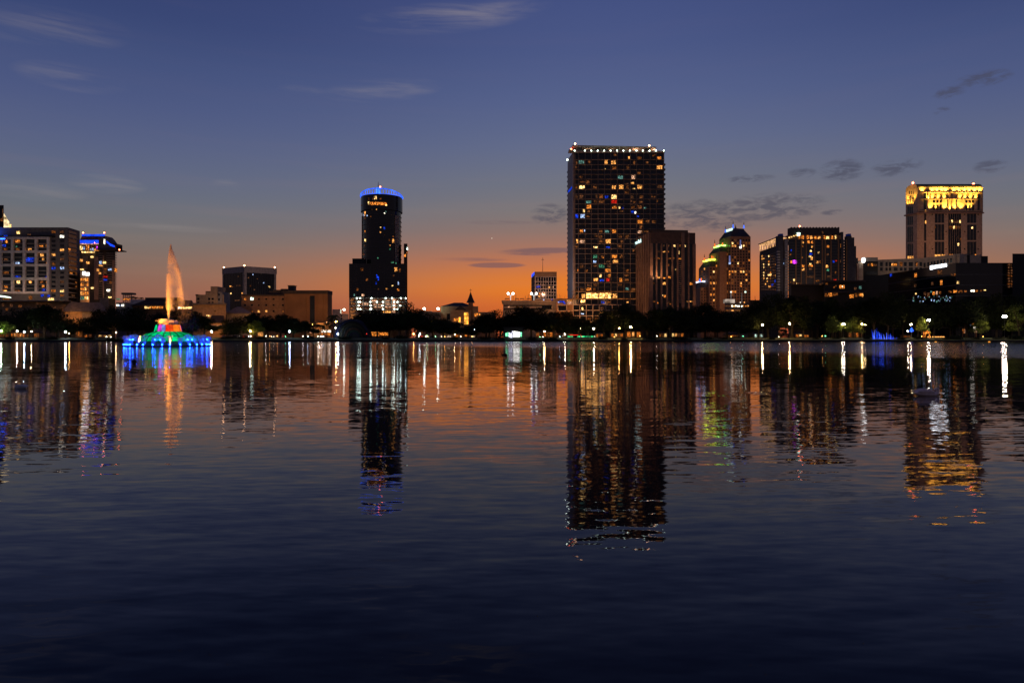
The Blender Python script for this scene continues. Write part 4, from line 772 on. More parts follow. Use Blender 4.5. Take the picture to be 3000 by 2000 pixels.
s3[1].grid(th, z8, (258, 294, 330, 360), ys[10:], 19, 23, RG, {(1, 1): 'y', (2, 1): 'd', (2, 2): 'd', (0, 5): 'o', (1, 5): 'w', (2, 5): 'o', (3, 5): 'o', (1, 11): 'w', (0, 3): 'd', (1, 3): 'D'}, .14)
s3[0].grid(th, z8, (125, 150, 182, 212), ys[10:], 13, 23, RG, {(1, 1): 'd', (2, 0): 'w', (1, 2): 'D'}, .05)
s2[0].grid(th, z8, (255, 290, 325), ys[6:10], 15, 23, RG, {}, .1)
s4[1].grid(th, z8, (150, 185, 215), ys[17:], 15, 23, RG, {(0, 0): 'D'}, .08)
CW = MAT('white_pilaster', (.5, .48, .47))
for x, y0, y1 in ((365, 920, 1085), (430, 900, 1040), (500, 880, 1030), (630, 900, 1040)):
    mb = MB(); (s1[1] if x > 480 else s1[0]).pbox(mb, z8(x - 3, 0)[0], z8(x + 3, 0)[0], z8(0, y0)[1], z8(0, y1)[1], .6, .1); child(mb, 'glowing_pilaster', EMIT('glowing_white_pilaster', (.8, .72, .7), .22, .5, .1, False) if 'glowing_white_pilaster' not in bpy.data.materials else bpy.data.materials['glowing_white_pilaster'], th)  # pilasters glow of themselves where light would fall on them
for x, y in ((488, 520), (614, 330)):
    (s1[1] if x > 490 else s1[0]).wins(th, z8, [(x - 5, x + 6, y - 70, y + 8, EMIT('pale_blue_accent', (.35, .42, 1), .35, .3, .1, False) if 'pale_blue_accent' not in bpy.data.materials else bpy.data.materials['pale_blue_accent']), (x - 8, x + 10, y + 10, y + 32, 'W' if x > 500 else 'c')], .7)
s1[1].wins(th, z8, [(666, 680, 880, 896, 'G'), (494, 506, 880, 896, 'W')], .8)
# its lit parking front
th, f, zt, _ = one_face('parking_deck_building', 'low lit parking deck with white lamps at the foot of the stepped spire tower', 'parking deck', 2123, 2196, 560, 884, PINK, 5)
mb = MB(); f.pbox(mb, *[z8(x, 0)[0] for x in (435, 545)], z8(0, 975)[1], z8(0, 1020)[1], .6, 6); child(mb, 'white_block', EMIT('glowing_white_wall', (1, .8, .66), .30, .5, .2, False), th)  # white wall glows, so it looks lit without a lamp
mb = MB(); f.pbox(mb, *[z8(x, 0)[0] for x in (432, 715)], z8(0, 1048)[1], z8(0, 1068)[1], .1, .1); f.pbox(mb, *[z8(x, 0)[0] for x in (432, 625)], z8(0, 1098)[1], z8(0, 1122)[1], .1, .1); child(mb, 'deck_opening', W['D'], th)
f.wins(th, z8, [(x, x + 14, 1048 + (i % 2) * 4, 1066, c) for i, (x, c) in enumerate(((508, 'W'), (530, 'y'), (552, 'W'), (570, 'W'), (590, 'W'), (625, 'G'), (640, 'w'), (672, 'o'), (700, 'w')))] + [(440, 485, 1105, 1120, 'd'), (500, 540, 1102, 1118, 'w'), (575, 610, 1108, 1122, 'w'), (610, 622, 1010, 1022, 'W'), (655, 668, 1008, 1020, 'w')], .3)
th, f, zt, _ = one_face('brown_low_block', 'low brown block between the stepped spire tower and the condominium with blue caps', 'building', 2194, 2232, 600, 879, BROWN, 5)
mb = MB(); mb.tube([P3(2212, 880, 605), P3(2212, 867, 605)], .15); child(mb, 'mast', METAL, th)

# S  wide condominium with orange top storey
th, f, zt, body = one_face('wide_condominium', 'wide dark condominium with an orange lit top storey and two blue capped turrets', 'condominium', 2310, 2472, 520, 701, MAT('dark_grey_wall', (.05, .05, .055)), 6)
fx = lambda x: z9(x, 0)[0]; fy = lambda y: z9(0, y)[1]
mb = MB(); f.pbox(mb, fx(480), fx(1076), fy(110), fy(200), -.8, 6); child(mb, 'top_block', ROOF, th)
mb = MB()
for i in range(16): f.pbox(mb, fx(490 + i * 38), fx(503 + i * 38), fy(102), fy(112), -.6, 2)
child(mb, 'crenellation', ROOF, th)
mb = MB(); f.pbox(mb, fx(455), fx(1085), fy(200), fy(251), -.3, 6); child(mb, 'lit_storey_wall', BROWN, th)
f.wins(th, z9, [(455 + 28 * i, 472 + 28 * i, 225 - 10 * i, 235 - 10 * i + 3, 'y') for i in range(4)] + [(555, 595, 172, 212, 'G')] + [(x, x + w_, 205, 248, c) for x, w_, c in ((570, 28, 'o'), (612, 26, 'o'), (676, 26, 'o'), (710, 36, 'w'), (765, 34, 'o'), (808, 36, 'w'), (874, 30, 'o'), (908, 40, 'y'), (964, 30, 'o'), (1000, 14, 'd'), (1016, 14, 'y'), (1085, 26, 'D'))] + [(858, 874, 155, 182, 'D')], .15)
for x0, x1, yt in ((322, 385, 210), (1160, 1208, 212), (400, 440, 250), (1208, 1240, 232), (1240, 1262, 335), (1085, 1108, 165)):
    mb = MB(); f.pbox(mb, fx(x0), fx(x1), fy(yt), 960, 1.2, 4); child(mb, 'turret', MAT('turret_wall', (.06, .06, .07)) if x0 != 400 else MAT('pale_turret', (.22, .21, .22)), th)
for x0, x1 in ((342, 384), (1166, 1204)):
    mb = MB(); f.pbox(mb, fx(x0), fx(x1), fy(186), fy(212), .8, 3); child(mb, 'blue_cap', EMIT('dim_blue_cap', (.02, .05, .35), .12, .5, .4), th)
for x0, x1 in ((310, 340), (402, 442)):
    for i in range(15):
        y = 395 + 33 * i; mb = MB(); f.pbox(mb, fx(x0), fx(x1), fy(y), fy(y + 18), 2.0, .1); child(mb, 'balcony', PALEM, th)
mb = MB()
for x in (535, 600, 660, 760, 855, 890, 960, 1050, 1150): f.pbox(mb, fx(x), fx(x + 12), fy(255), fy(900), .5, .1)
child(mb, 'pilasters', BROWN, th)
for x0, x1 in ((460, 532), (550, 598), (676, 755), (775, 850), (905, 955), (975, 1045), (1065, 1145)):
    for i in range(14):
        mb = MB(); y = 262 + 35.5 * i; f.pbox(mb, fx(x0), fx(x1), fy(y), fy(y + 24), .1, .1)
        if i < 13 and x0 in (460, 676, 905, 1065, 550, 775, 975): child(mb, 'window', GLASS2, th)
f.wins(th, z9, [(610, 640, 270, 300, 'w'), (668, 680, 282, 302, 'd'), (684, 708, 270, 302, 'o'), (720, 750, 272, 302, 'o'), (610, 632, 325, 348, 'd'), (728, 746, 332, 352, 'w'), (702, 735, 382, 402, 'y'), (700, 748, 412, 442, 'b'), (700, 725, 450, 470, 'y'), (715, 748, 462, 500, 'w'), (810, 826, 402, 422, 'y'), (915, 945, 315, 352, 'o'), (1076, 1112, 312, 350, 'o'),
    (478, 492, 376, 395, 'b'), (466, 484, 425, 446, 'd'), (610, 626, 462, 480, 'd'), (505, 552, 502, 545, 'm'), (472, 502, 508, 540, 'o'), (375, 396, 535, 552, 'c'), (424, 440, 525, 545, 'c'), (784, 812, 505, 542, 'w'), (816, 846, 502, 540, 'd'), (984, 1006, 510, 532, 'b'), (1015, 1042, 505, 518, 'r'), (1078, 1100, 498, 530, 'D'),
    (606, 645, 552, 586, 'o'), (606, 645, 598, 628, 'w'), (680, 748, 555, 585, 'o'), (705, 728, 540, 560, 'y'), (694, 745, 592, 625, 'D'), (902, 938, 555, 595, 'w'), (916, 942, 612, 636, 'g'), (912, 940, 415, 448, 'D'), (1015, 1028, 640, 665, 'd'), (1170, 1180, 280, 305, 'c'), (512, 528, 730, 760, 'y'), (472, 486, 758, 776, 'd'), (490, 530, 770, 800, 'D'), (540, 552, 780, 805, 'y'), (545, 610, 776, 796, 'D'), (775, 830, 742, 762, 'd'), (415, 440, 830, 852, 'W'), (675, 760, 690, 715, 'D'), (915, 960, 690, 715, 'D'), (1000, 1030, 735, 748, 'r')], .3)
mb = MB(); mb.tube([P3(fx(590), fy(112), 525), P3(fx(590), fy(96), 525)], .2); child(mb, 'beacon_post', METAL, th); beacon(th, P3(fx(590), fy(94), 525), BEACR, .6)
# its left wing; the pergola frame glows in place of lamplight on it
th, fl, fr_, zt, body = two_face('condominium_wing', 'narrow dark wing with a glowing open pergola crown, left of the blue capped turrets', 'condominium', (2225, 590), (2226.5, 562), (2281, 522), 737, MAT('dark_olive_wall', (.055, .05, .045)))
f = fr_; zq = zt
n_ = 7
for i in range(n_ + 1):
    u = f.L * (i + .04) / (n_ + .1); mb = MB(); f.ubox(mb, u - .35, u + .35, zq, zq + 5.0, .3, .5); child(mb, 'pergola_post', EMIT('glowing_pergola', (1, .52, .22), .75, .4, .3, False) if 'glowing_pergola' not in bpy.data.materials else bpy.data.materials['glowing_pergola'], th)
mb = MB(); f.ubox(mb, -.5, f.L, zq + 5.0, zq + 5.7, .6, 6); child(mb, 'pergola_beam', bpy.data.materials['glowing_pergola'], th)
mb = MB(); f.ubox(mb, -1, f.L, zq + 5.71, zq + 6.3, 1.2, 7); child(mb, 'pergola_roof', ROOF, th)
mb = MB(); f.ubox(mb, 2, f.L, zq, zq + 3.2, -5, 8); child(mb, 'crown_back', TAN, th)
cods = {}
rr = random.Random(3)
for i in range(9):
    for j in range(13):
        if rr.random() < .34: cods[(i, j)] = rr.choice('odDdwDy')
f.grid(th, z9, [135 + 20.5 * i for i in range(9)], [455 + 33.5 * i for i in range(13)], 11, 20, GLASS2, cods)
mb = MB()
for i in range(13): f.pbox(mb, 2227, 2280, fy(440 + 33.5 * i), fy(444 + 33.5 * i), .5, .05)
child(mb, 'floor_slabs', METAL, th)
f.wins(th, z9, [(205, 258, 668, 688, 'y'), (252, 270, 790, 810, 'b'), (290, 308, 742, 770, 'b')], .3)

# T  pale finned block with round sign, and the long cream block
th, f, zt, _ = one_face('finned_block', 'pale block with broad vertical fins and a glowing round sign on its corner', 'office', 2497, 2572, 545, 764, DARK, 3)
for x0, x1, c in ((1232, 1258, BEIGE), (1275, 1300, PINK), (1302, 1350, BEIGE)):
    mb = MB(); f.pbox(mb, fx(x0), fx(x1), fy(525), fy(745), .8, .1); child(mb, 'fin', c, th)
mb = MB(); f.pbox(mb, 2529, 2571, 754, 765, .4, 3); child(mb, 'roof_box', CONC, th)
mb = MB(); f.pbox(mb, 2494, 2511, 756, 772, 1.5, 3); child(mb, 'flat_roof', ROOF, th)
mb = MB(); c = P3(2530.5, 762, 542); rx, rz = 1.25, 2.05; n0 = len(mb.v)
for y_ in (c.y - .3, c.y + 1.5):
    for j in range(20): t = 2 * math.pi * j / 20; mb.v.append((c.x + rx * math.cos(t), y_, c.z + rz * math.sin(t)))
mb.f += [tuple(range(20)), tuple(reversed(range(20, 40)))] + [(j + 20, (j + 1) % 20 + 20, (j + 1) % 20, j) for j in range(20)]; child(mb, 'round_sign', EMIT('white_round_sign', (1, .98, .92), 3.5), th)
f.wins(th, z9, [(1208, 1222, 532, 550, 'd'), (1224, 1242, 534, 550, 'y'), (1243, 1258, 532, 550, 'y')], .9)
f.wins(th, z10, [(172, 190, 1040, 1068, 'd'), (210, 240, 1035, 1072, 'o'), (150, 290, 1135, 1175, GLASS2), (245, 285, 1040, 1070, 'D')], .5)
th, fl, zt, body = one_face('cream_block', 'long cream block with bent front and square windows in front of the golden tower', 'office', 2570, 2703, 560, 761, BEIGE, 5, D1=548)
a, b = V2(2703, 548), V2(2812, 519); fr_ = Face(a, b); mb = MB(); mb.prism([a, b, b + Vector((9, 4)), a + Vector((9, 4))], G0, zt - .01); child(mb, 'bent_wing', BEIGE, th)
f = fl; X0 = lambda x: z10(x, 0)[0]; Y0 = lambda y: z10(0, y)[1]
for x0, x1 in ((322, 355), (388, 415), (430, 460), (488, 535), (560, 595), (612, 645), (670, 720), (745, 780), (800, 830)):
    for y0, y1 in ((1022, 1072), (1088, 1128)):
        mb = MB(); f.pbox(mb, X0(x0), X0(x1), Y0(y0), Y0(y1), .1, .1); child(mb, 'window', GLASS2 if (x0, y0) != (560, 1022) else W['d'], th)
f.wins(th, z10, [(472, 535, 1032, 1066, 'o'), (462, 480, 1040, 1070, 'w'), (755, 778, 1030, 1070, 'd')], .22)
for i, x0 in enumerate((850, 895, 935, 970, 1010, 1050, 1090, 1130, 1170)):
    mb = MB(); fr_.pbox(mb, X0(x0), X0(x0 + 24), Y0(1030 - i * 7), Y0(1085 - i * 7), .1, .1); child(mb, 'window', GLASS2, th)
th2, f2, zt2, _ = one_face('cream_end_block', 'plain pale end block beside the dark glass building with the white sign', 'building', 2798, 2876, 521, 747, BEIGE, 2)
mb = MB(); f2.pbox(mb, X0(1375), X0(1405), Y0(935), 790, .3, .1); child(mb, 'dark_pier', DARK, th2)
mb = MB(); f2.pbox(mb, X0(1545), X0(1622), Y0(950), Y0(1040), .4, 2); child(mb, 'dark_box', DARK, th2)

# U  golden crowned tower
th, fl, fr_, zt, body = two_face('golden_tower', 'massive stone tower with a vaulted dark roof and golden floodlit top storeys', 'tower', (2653.5, 600), (2687, 588), (2878, 588), 548, BEIGE)
f = fr_
# vaulted roof: an arch across the short side, run along the long front
a, c, r = V2(2653.5, 600), V2(2687, 588), V2(2878, 588); long_ = r - c
def vault(e0, e1, rise, zb, nm, m_, out=0.0, seg=12):
    mb = MB(); cross = a - c; pr = []
    for i in range(seg + 1):
        t = math.pi * i / seg; pr.append((c + cross * (.5 - .5 * math.cos(t)), zb + rise * math.sin(t) ** .8 + out))
    n = len(pr); P0 = [(p.x + long_.x * e0, p.y + long_.y * e0, z) for p, z in pr]; P1 = [(p.x + long_.x * e1, p.y + long_.y * e1, z) for p, z in pr]
    mb.v = P0 + P1; mb.f = [tuple(reversed(range(n))), tuple(range(n, 2 * n))] + [(i, i + 1, i + 1 + n, i + n) for i in range(n - 1)] + [(n - 1, 0, n, 2 * n - 1)]
    return child(mb, nm, m_, th)
zg = ZZ(548, 588); vault(0, .008, 3.6, zg - .3, 'gable_end', BEIGE); vault(.008, .995, 3.6, zg - .3, 'roof', MAT('green_slate_roof', (.035, .045, .045), .6), .25)
mb = MB(); 
for ff, e in ((fl, .01), (fr_, 0)): ff.ubox(mb, -.8 if e else .0, ff.L + .8, ZZ(626, 588), ZZ(622.5, 588), 1.2 + e, .1)
child(mb, 'cornice', PINK, th)
def strips(ff, lst, m_=GLASS2, out=.1, nm='window'):
    for x0, x1, y0, y1 in lst:
        mb = MB(); ff.pbox(mb, X0(x0), X0(x1), Y0(y0), Y0(y1), out, .1); child(mb, nm, m_, th)
strips(fl, [(x, x + 18, y0, y1) for x in (655, 679, 703) for y0, y1 in ((470, 575), (595, 780), (800, 965), (350, 435))] + [(x, x + 9, 170, 205) for x in (672, 697, 722)] + [(x, x + 9, 225, 330) for x in (668, 688, 708, 726)])
strips(fr_, [(x, x + 34, y0, y1) for x in (985, 1024, 1063) for y0, y1 in ((428, 548), (565, 758), (775, 965))] + [(x, x + 34, y0, y1) for x in (1375, 1413, 1451) for y0, y1 in ((428, 548), (570, 758), (775, 945))] + [(855, 880, 432, 765), (855, 880, 785, 975), (850, 880, 190, 400), (1500, 1528, 200, 400)])
strips(fr_, [(1148 + 26 * i, 1170 + 26 * i, 428, 955) for i in range(6)], GLASS)
strips(fr_, [(x, x + 26, y0, y1) for x in (962, 1003, 1044) for y0, y1 in ((270, 305), (330, 398))] + [(x, x + 26, y0, y1) for x in (1352, 1393, 1434) for y0, y1 in ((275, 308), (332, 400))] + [(x, x + 9, 198, 238) for x in (915, 930, 985, 1000, 1050, 1065, 1115, 1130, 1240, 1255, 1310, 1325, 1375, 1390, 1440, 1455)], .0 or GLASS)
strips(fr_, [(1166, 1176, 200, 395), (1186, 1196, 200, 395), (1240, 1252, 262, 395), (1132, 1142, 262, 380)], GLASS)
for x in (955, 1120, 1345, 1508):
    for y in (448, 655, 865): strips(fr_, [(x - 7, x + 7, y - 7, y + 7)], GLASS, .12, 'round_vent')
for y0, y1, z_ in ((178, 184, 1.5), (262, 266, 1.0), (400, 408, 1.3)):
    mb = MB(); fr_.pbox(mb, X0(780), X0(1553), Y0(y0), Y0(y1), z_, .1); child(mb, 'ledge', BEIGE, th)
mb = MB()
for x in (775, 893, 1150, 1545): fr_.pbox(mb, X0(x), X0(x + 16), Y0(120), Y0(430), .8, .1)
child(mb, 'pilasters', BEIGE, th)
fr_.wins(th, z10, [(x, x + 20, 930, 962, 'w') for x in (985, 1010, 1030, 1065, 1085)] + [(x, x + 16, 928, 956, 'o') for x in (1163, 1186, 1215, 1240, 1268)] + [(1160 + 24 * i, 1176 + 24 * i, y0, y0 + 34, random.choice('ydD')) for i in range(6) for y0 in (516, 588)] + [(866, 880, 520, 556, 'w'), (864, 878, 392, 412, 'w'), (1258, 1276, 795, 825, 'y'), (1428, 1444, 595, 618, 'y'), (980, 992, 590, 612, 'd'), (1468, 1484, 928, 945, 'o'), (1290, 1302, 735, 760, 'd')], .25)
fl.wins(th, z10, [(x, x + 16, 950, 985, 'w') for x in (658, 684, 710)], .2)
GOLD = (1, .50, .06)
def up(ff, x, y, pw, rise=9, off=1.9, ang=95):
    u = ff.u(X0(x)); p = ff.pt(u, off); z = ff.z(Y0(y), u); t = ff.pt(u, .2)
    lamp_light('SPOT', 'uplight', (p.x, p.y, z), GOLD, pw, th, .25, (t.x, t.y, z + rise), ang, 1)
for x in (830, 950, 1010, 1070, 1120, 1215, 1275, 1340, 1400, 1465, 1525): up(fr_, x, 172, 12500, 5, 1.6, 115)
for x in (895, 950, 1022, 1098, 1285, 1345, 1412, 1475): up(fr_, x, 262, 12000, 6, 1.6, 100)
for x in (925, 1000, 1098, 1155, 1225, 1300, 1400): up(fr_, x, 398, 30000, 14, 2.0, 88)
for x, y in ((662, 290), (742, 275), (660, 345), (690, 345), (715, 340)): up(fl, x, y, 9500, 12, 1.7, 85)
for x, y in ((720, 66), (1452, 78)): beacon(th, P3(*z10(x, y), 592), BEACR, .8)

# V  dark glass block with white sign, and the dark block beyond it
th, fl, fr_, zt, body = two_face('dark_glass_block', 'low dark glass building with a brilliant white slanted sign and lit lower floor', 'office', (2582, 480), (2800, 402), (2968, 402), 770, GLASS, 'glazing')
mb = MB(); mb.prism([V2(2531, 440), V2(2603, 440), V2(2603, 455), V2(2531, 455)], G0, ZZ(806, 440)); child(mb, 'low_wing', DARK, th)
u0, u1 = fl.u(2727.5), fl.u(2773.5); mb = MB(); h = (u1 - u0) * .13
fl.ubox(mb, u0, u0 + h, fl.z(790, u0), fl.z(778.5, u0), .6, -.05); fl.ubox(mb, u0 + h + .05, u1, fl.z(788.5, u0), fl.z(779.5, u0), .6, -.05); child(mb, 'sign', EMIT('white_slanted_sign', (.95, .97, 1), 4), th)
fl.wins(th, z10, [(732, 775, 1148, 1205, 'o'), (1018, 1046, 1118, 1170, 'd'), (1050, 1074, 1118, 1170, 'D'), (735, 760, 1290, 1320, 'D'), (1050, 1078, 1240, 1298, 'o'), (940, 975, 1255, 1300, 'D'), (445, 465, 1160, 1198, 'b'), (300, 312, 1238, 1250, 't')], .12)
fl.wins(th, z10, [(1000 + 0, 1020, 1370, 1412, 'p'), (845, 885, 1380, 1425, 'D'), (890, 925, 1378, 1440, 'D'), (955, 985, 1370, 1418, 'o'), (1030, 1062, 1365, 1408, 'd'), (750, 765, 1395, 1412, 'y'), (935, 950, 1372, 1390, 't')], .12)
fr_.wins(th, z10, [(1178, 1200, 1158, 1185, 'D'), (1215, 1242, 1158, 1188, 'd'), (1252, 1278, 1255, 1282, 'y'), (1140, 1200, 1360, 1390, 'd'), (1205, 1262, 1358, 1392, 'o'), (1265, 1330, 1356, 1390, 'd'), (1335, 1375, 1355, 1385, 'd'), (1420, 1465, 1358, 1380, 'W'), (1475, 1508, 1354, 1382, 'o'), (1530, 1560, 1352, 1375, 'd'), (1575, 1585, 1355, 1366, 'y'), (1590, 1602, 1355, 1366, 'y')], .12)
rr = random.Random(5)
fl.wins(th, z10, [(x, x + rr.uniform(5, 12), y, y + rr.uniform(7, 26), rr.choice('tctDtgc')) for x, y in [(rr.uniform(720, 1130), rr.uniform(1425, 1490)) for _ in range(34)]] , .2, 'small_light')
fr_.wins(th, z10, [(x, x + rr.uniform(5, 10), y, y + rr.uniform(7, 16), rr.choice('tctcg')) for x, y in [(rr.uniform(1085, 1185), rr.uniform(1420, 1490)) for _ in range(16)]], .2, 'small_light')
mb = MB()
for i in range(6): fl.ubox(mb, 0, fl.L, 8 + i * 6.2, 8.5 + i * 6.2, .3, .1); fr_.ubox(mb, 0, fr_.L, 8 + i * 6.2, 8.5 + i * 6.2, .3, .1)
child(mb, 'floor_slabs', METAL, th)
th, f, zt, _ = one_face('dark_block', 'tall plain black block at the edge beyond the dark glass building', 'building', 2966, 3080, 398, 743, DARK, 2)
for x in (1870, 1905):
    for i in range(9): Face(V2(2950, 401.5), V2(2968, 401.5)).wins(th, z10, [(x, x + 18, 1045 + 33 * i, 1065 + 33 * i, 'D' if i not in (4, 7) else 'd')], .3)
# low dark blocks in front of the wide condominium
th, f, zt, _ = one_face('low_dark_block', 'low black flat roofed block with orange lit lower windows before the wide condominium', 'building', 2415, 2532, 440, 823, DARK, 3)
f.wins(th, z9, [(1058, 1135, 800, 845, 'o'), (1098, 1112, 815, 832, 'W'), (998, 1012, 820, 840, 'd'), (1020, 1032, 808, 822, 'd'), (1242, 1275, 820, 860, 'D'), (1305, 1335, 815, 850, 't'), (890, 940, 905, 942, 'd'), (925, 985, 890, 942, 'o'), (990, 1050, 895, 930, 'd'), (1180, 1250, 905, 960, 'o'), (1255, 1290, 900, 945, 'd'), (1295, 1355, 890, 938, 'o'), (1340, 1358, 905, 945, 'w'), (830, 860, 780, 800, 'D'), (895, 930, 775, 800, 'd')])
mb = MB(); f.pbox(mb, 2413, 2534, 821, 826, 1.2, 3); f.pbox(mb, 2413, 2534, 853, 858, 1.6, .1); child(mb, 'flat_roof', ROOF, th)
th, f, zt, _ = one_face('low_black_block', 'plain low black block under the purple lit window of the wide condominium', 'building', 2318, 2414, 445, 834, DARK, 3)
mb = MB(); f.pbox(mb, 2316, 2416, 832, 836, .8, 3); child(mb, 'flat_roof', ROOF, th)
# ------------------------------------------------------------------ fountain
FX, FY = (492.5 - 1500) / FOC * 155, 155.0
th = thing('fountain', 'lake fountain with glowing green dome, coloured crown, blue lit jets and tall orange water plume', 'fountain', (FX, FY, 0))
fc = (FX, FY, 0)
mb = MB(); mb.lathe(fc, [(7.6, -.6), (9.0, -.6), (9.0, .28), (8.8, .36), (7.6, .36), (5.6, .9), (5.6, 1.1), (0.1, 1.1)], 64); child(mb, 'basin', MAT('fountain_basin', (.10, .10, .10)), th)
rib = MAT('dome_rib', (.008, .02, .014), .5)
prof = [(6.1, 1.15), (6.15, 1.35), (5.95, 1.75), (5.45, 2.3), (4.6, 2.8), (3.6, 3.15), (2.9, 3.35)]
def glow(name, col, s, var=.45, scale=.9): return EMIT(name, col, s, var, scale)
mb = MB(); mb.lathe(fc, prof, 48); child(mb, 'dome', glow('green_dome_acrylic', (0, 1, .30), .50, .75, .28), th, True)
mb = MB(); rr = random.Random(4)
for j in range(22):
    t = 2 * math.pi * (j + .5) / 22; mb.tube([(FX + (r + .04) * math.cos(t), FY + (r + .04) * math.sin(t), z + .02) for r, z in prof], .10, 5)
for r, z in (prof[0], prof[3]): mb.tube([(FX + (r + .05) * math.cos(2 * math.pi * i / 60), FY + (r + .05) * math.sin(2 * math.pi * i / 60), z + .03) for i in range(61)], .06, 5, False)
child(mb, 'dome_ribs', rib, th)
mb = MB(); mb.lathe(fc, [(2.35, 3.3), (2.1, 4.9), (.1, 4.95)], 32); child(mb, 'crown_drum', MAT('crown_drum', (.05, .045, .06)), th)
CP = {'g': glow('green_acrylic', (0, 1, .32), .75), 'm': glow('magenta_acrylic', (.85, .06, .75), .75), 'w': glow('blue_white_acrylic', (.30, .36, 1), .6), 'r': glow('red_acrylic', (1, .035, .01), .75), 'o': glow('orange_acrylic', (1, .20, .012), .95), 'q': glow('red_orange_acrylic', (1, .09, .01), .7)}
for t0, t1, c in ((-176, -136, 'g'), (-112, -93, 'm'), (-92, -77, 'w'), (-74, -56, 'r'), (-54, -40, 'q'), (-38, -14, 'o'), (-10, 14, 'o'), (20, 52, 'm'), (56, 88, 'g'), (92, 124, 'w'), (128, 160, 'r')):
    mb = MB(); mb.lathe(fc, [(2.9, 3.36), (2.75, 3.8), (2.62, 4.4), (2.5, 4.85), (2.4, 4.9), (2.38, 3.5)], 5, math.radians(t0), math.radians(t1)); child(mb, 'light_panel', CP[c], th, True)
# water, built as many small flakes of spray
def spray_material(name, col, alpha, tr=.5):
    m, nt = nodes_of(name); o = nt.nodes.new('ShaderNodeOutputMaterial'); a = nt.nodes.new('ShaderNodeBsdfDiffuse'); b = nt.nodes.new('ShaderNodeBsdfTranslucent'); t = nt.nodes.new('ShaderNodeBsdfTransparent')
    x = nt.nodes.new('ShaderNodeMixShader'); y = nt.nodes.new('ShaderNodeMixShader'); a.inputs[0].default_value = b.inputs[0].default_value = tuple(col) + (1,)
    x.inputs[0].default_value = tr; y.inputs[0].default_value = alpha
    lnk(nt, a.outputs[0], x.inputs[1]); lnk(nt, b.outputs[0], x.inputs[2]); lnk(nt, t.outputs[0], y.inputs[1]); lnk(nt, x.outputs[0], y.inputs[2]); lnk(nt, y.outputs[0], o.inputs['Surface'])
    return m
PLUME = spray_material('plume_spray', (.85, .87, .9), .17); SPRAY = spray_material('water_spray', (.85, .87, .9), .50); MIST = spray_material('water_mist', (.6, .65, .7), .05)
def flake(mb, p, w, h, rnd):
    t = rnd.uniform(0, math.pi); a = Vector((math.cos(t) * w, math.sin(t) * w, rnd.uniform(-.3, .3) * w)); b = Vector((rnd.uniform(-.15, .15) * h, rnd.uniform(-.15, .15) * h, h))
    mb.quad(p - a - b, p + a - b * .8, p + a * .8 + b, p - a * .7 + b)
OUT = [(717, 499.5, 501.5), (728, 497.5, 503), (740, 495, 508), (752, 493.2, 512.5), (770, 492.6, 519), (790, 492.4, 524), (815, 492, 529), (840, 491.8, 532), (865, 491.6, 534.5), (888, 492, 536.5), (905, 492.5, 537)]
def outline(py):
    for (y0, a0, b0), (y1, a1, b1) in zip(OUT, OUT[1:]):
        if y0 <= py <= y1: k = (py - y0) / (y1 - y0); return a0 + (a1 - a0) * k, b0 + (b1 - b0) * k
    return OUT[-1][1:]
rr = random.Random(11); mb = MB(); mst = MB()
for i in range(17000):
    py = 717 + 190 * rr.random() ** .85; l, r = outline(py); k = (py - 717) / 190
    s_ = rr.random(); bias = 1 + 1.2 * k
    if k > .45 and rr.random() < .55: s_ = rr.random() ** 2.2 * .35                     # the rising jet on the left
    elif k > .3 and rr.random() < .5: s_ = 1 - abs(rr.gauss(0, .13)); s_ = max(.2, min(1, s_))   # the falling curtain on the right
    if k > .62 and .22 < s_ < .72 and rr.random() < .75: continue
    if k > .72 and s_ > .7 and rr.random() < (k - .72) * 3.4: continue
    px = l + (r - l) * s_; hw = (r - l) / 2 * .0775; yy = FY + rr.uniform(-1, 1) * hw * .8 * math.sin(math.pi * min(.97, max(.03, s_))) ** .5
    px += rr.gauss(0, .055) * (r - l) + rr.gauss(0, .45)
    flake(mb, P3(px, py, FY) + Vector((0, yy - FY, 0)), rr.uniform(.02, .055), rr.uniform(.08, .30), rr)
for i in range(1500):
    k = rr.random(); flake(mb, Vector((FX + .15 + rr.gauss(0, .10), FY + rr.gauss(0, .10), 4.9 + 6.5 * k)), rr.uniform(.03, .07), rr.uniform(.2, .5), rr)
child(mb, 'water_plume', PLUME, th)
for i in range(500):
    k = rr.random(); py = 850 + 118 * k; px = 524 + 40 * rr.random() * (.4 + k) + rr.gauss(0, 4) + 4 * k
    flake(mst, P3(px, py, FY) + Vector((0, rr.uniform(-1.6, 1.6), 0)), rr.uniform(.04, .10), rr.uniform(.3, .8), rr)
child(mst, 'drifting_mist', MIST, th)
mb = MB()
for i in range(1700):                                                                        # the low orange splash round the nozzle
    t = rr.uniform(0, 2 * math.pi); rad = abs(rr.gauss(1.25, .38)); z = 4.95 + rr.random() ** .8 * (1.2 if math.cos(t) < .3 else .9)
    flake(mb, Vector((FX + rad * math.cos(t), FY + rad * math.sin(t), z)), rr.uniform(.04, .10), rr.uniform(.06, .18), rr)
child(mb, 'nozzle_splash', SPRAY, th)
LED = EMIT('blue_lamp_lens', (.004, .05, 1), 230)
jets = MB()
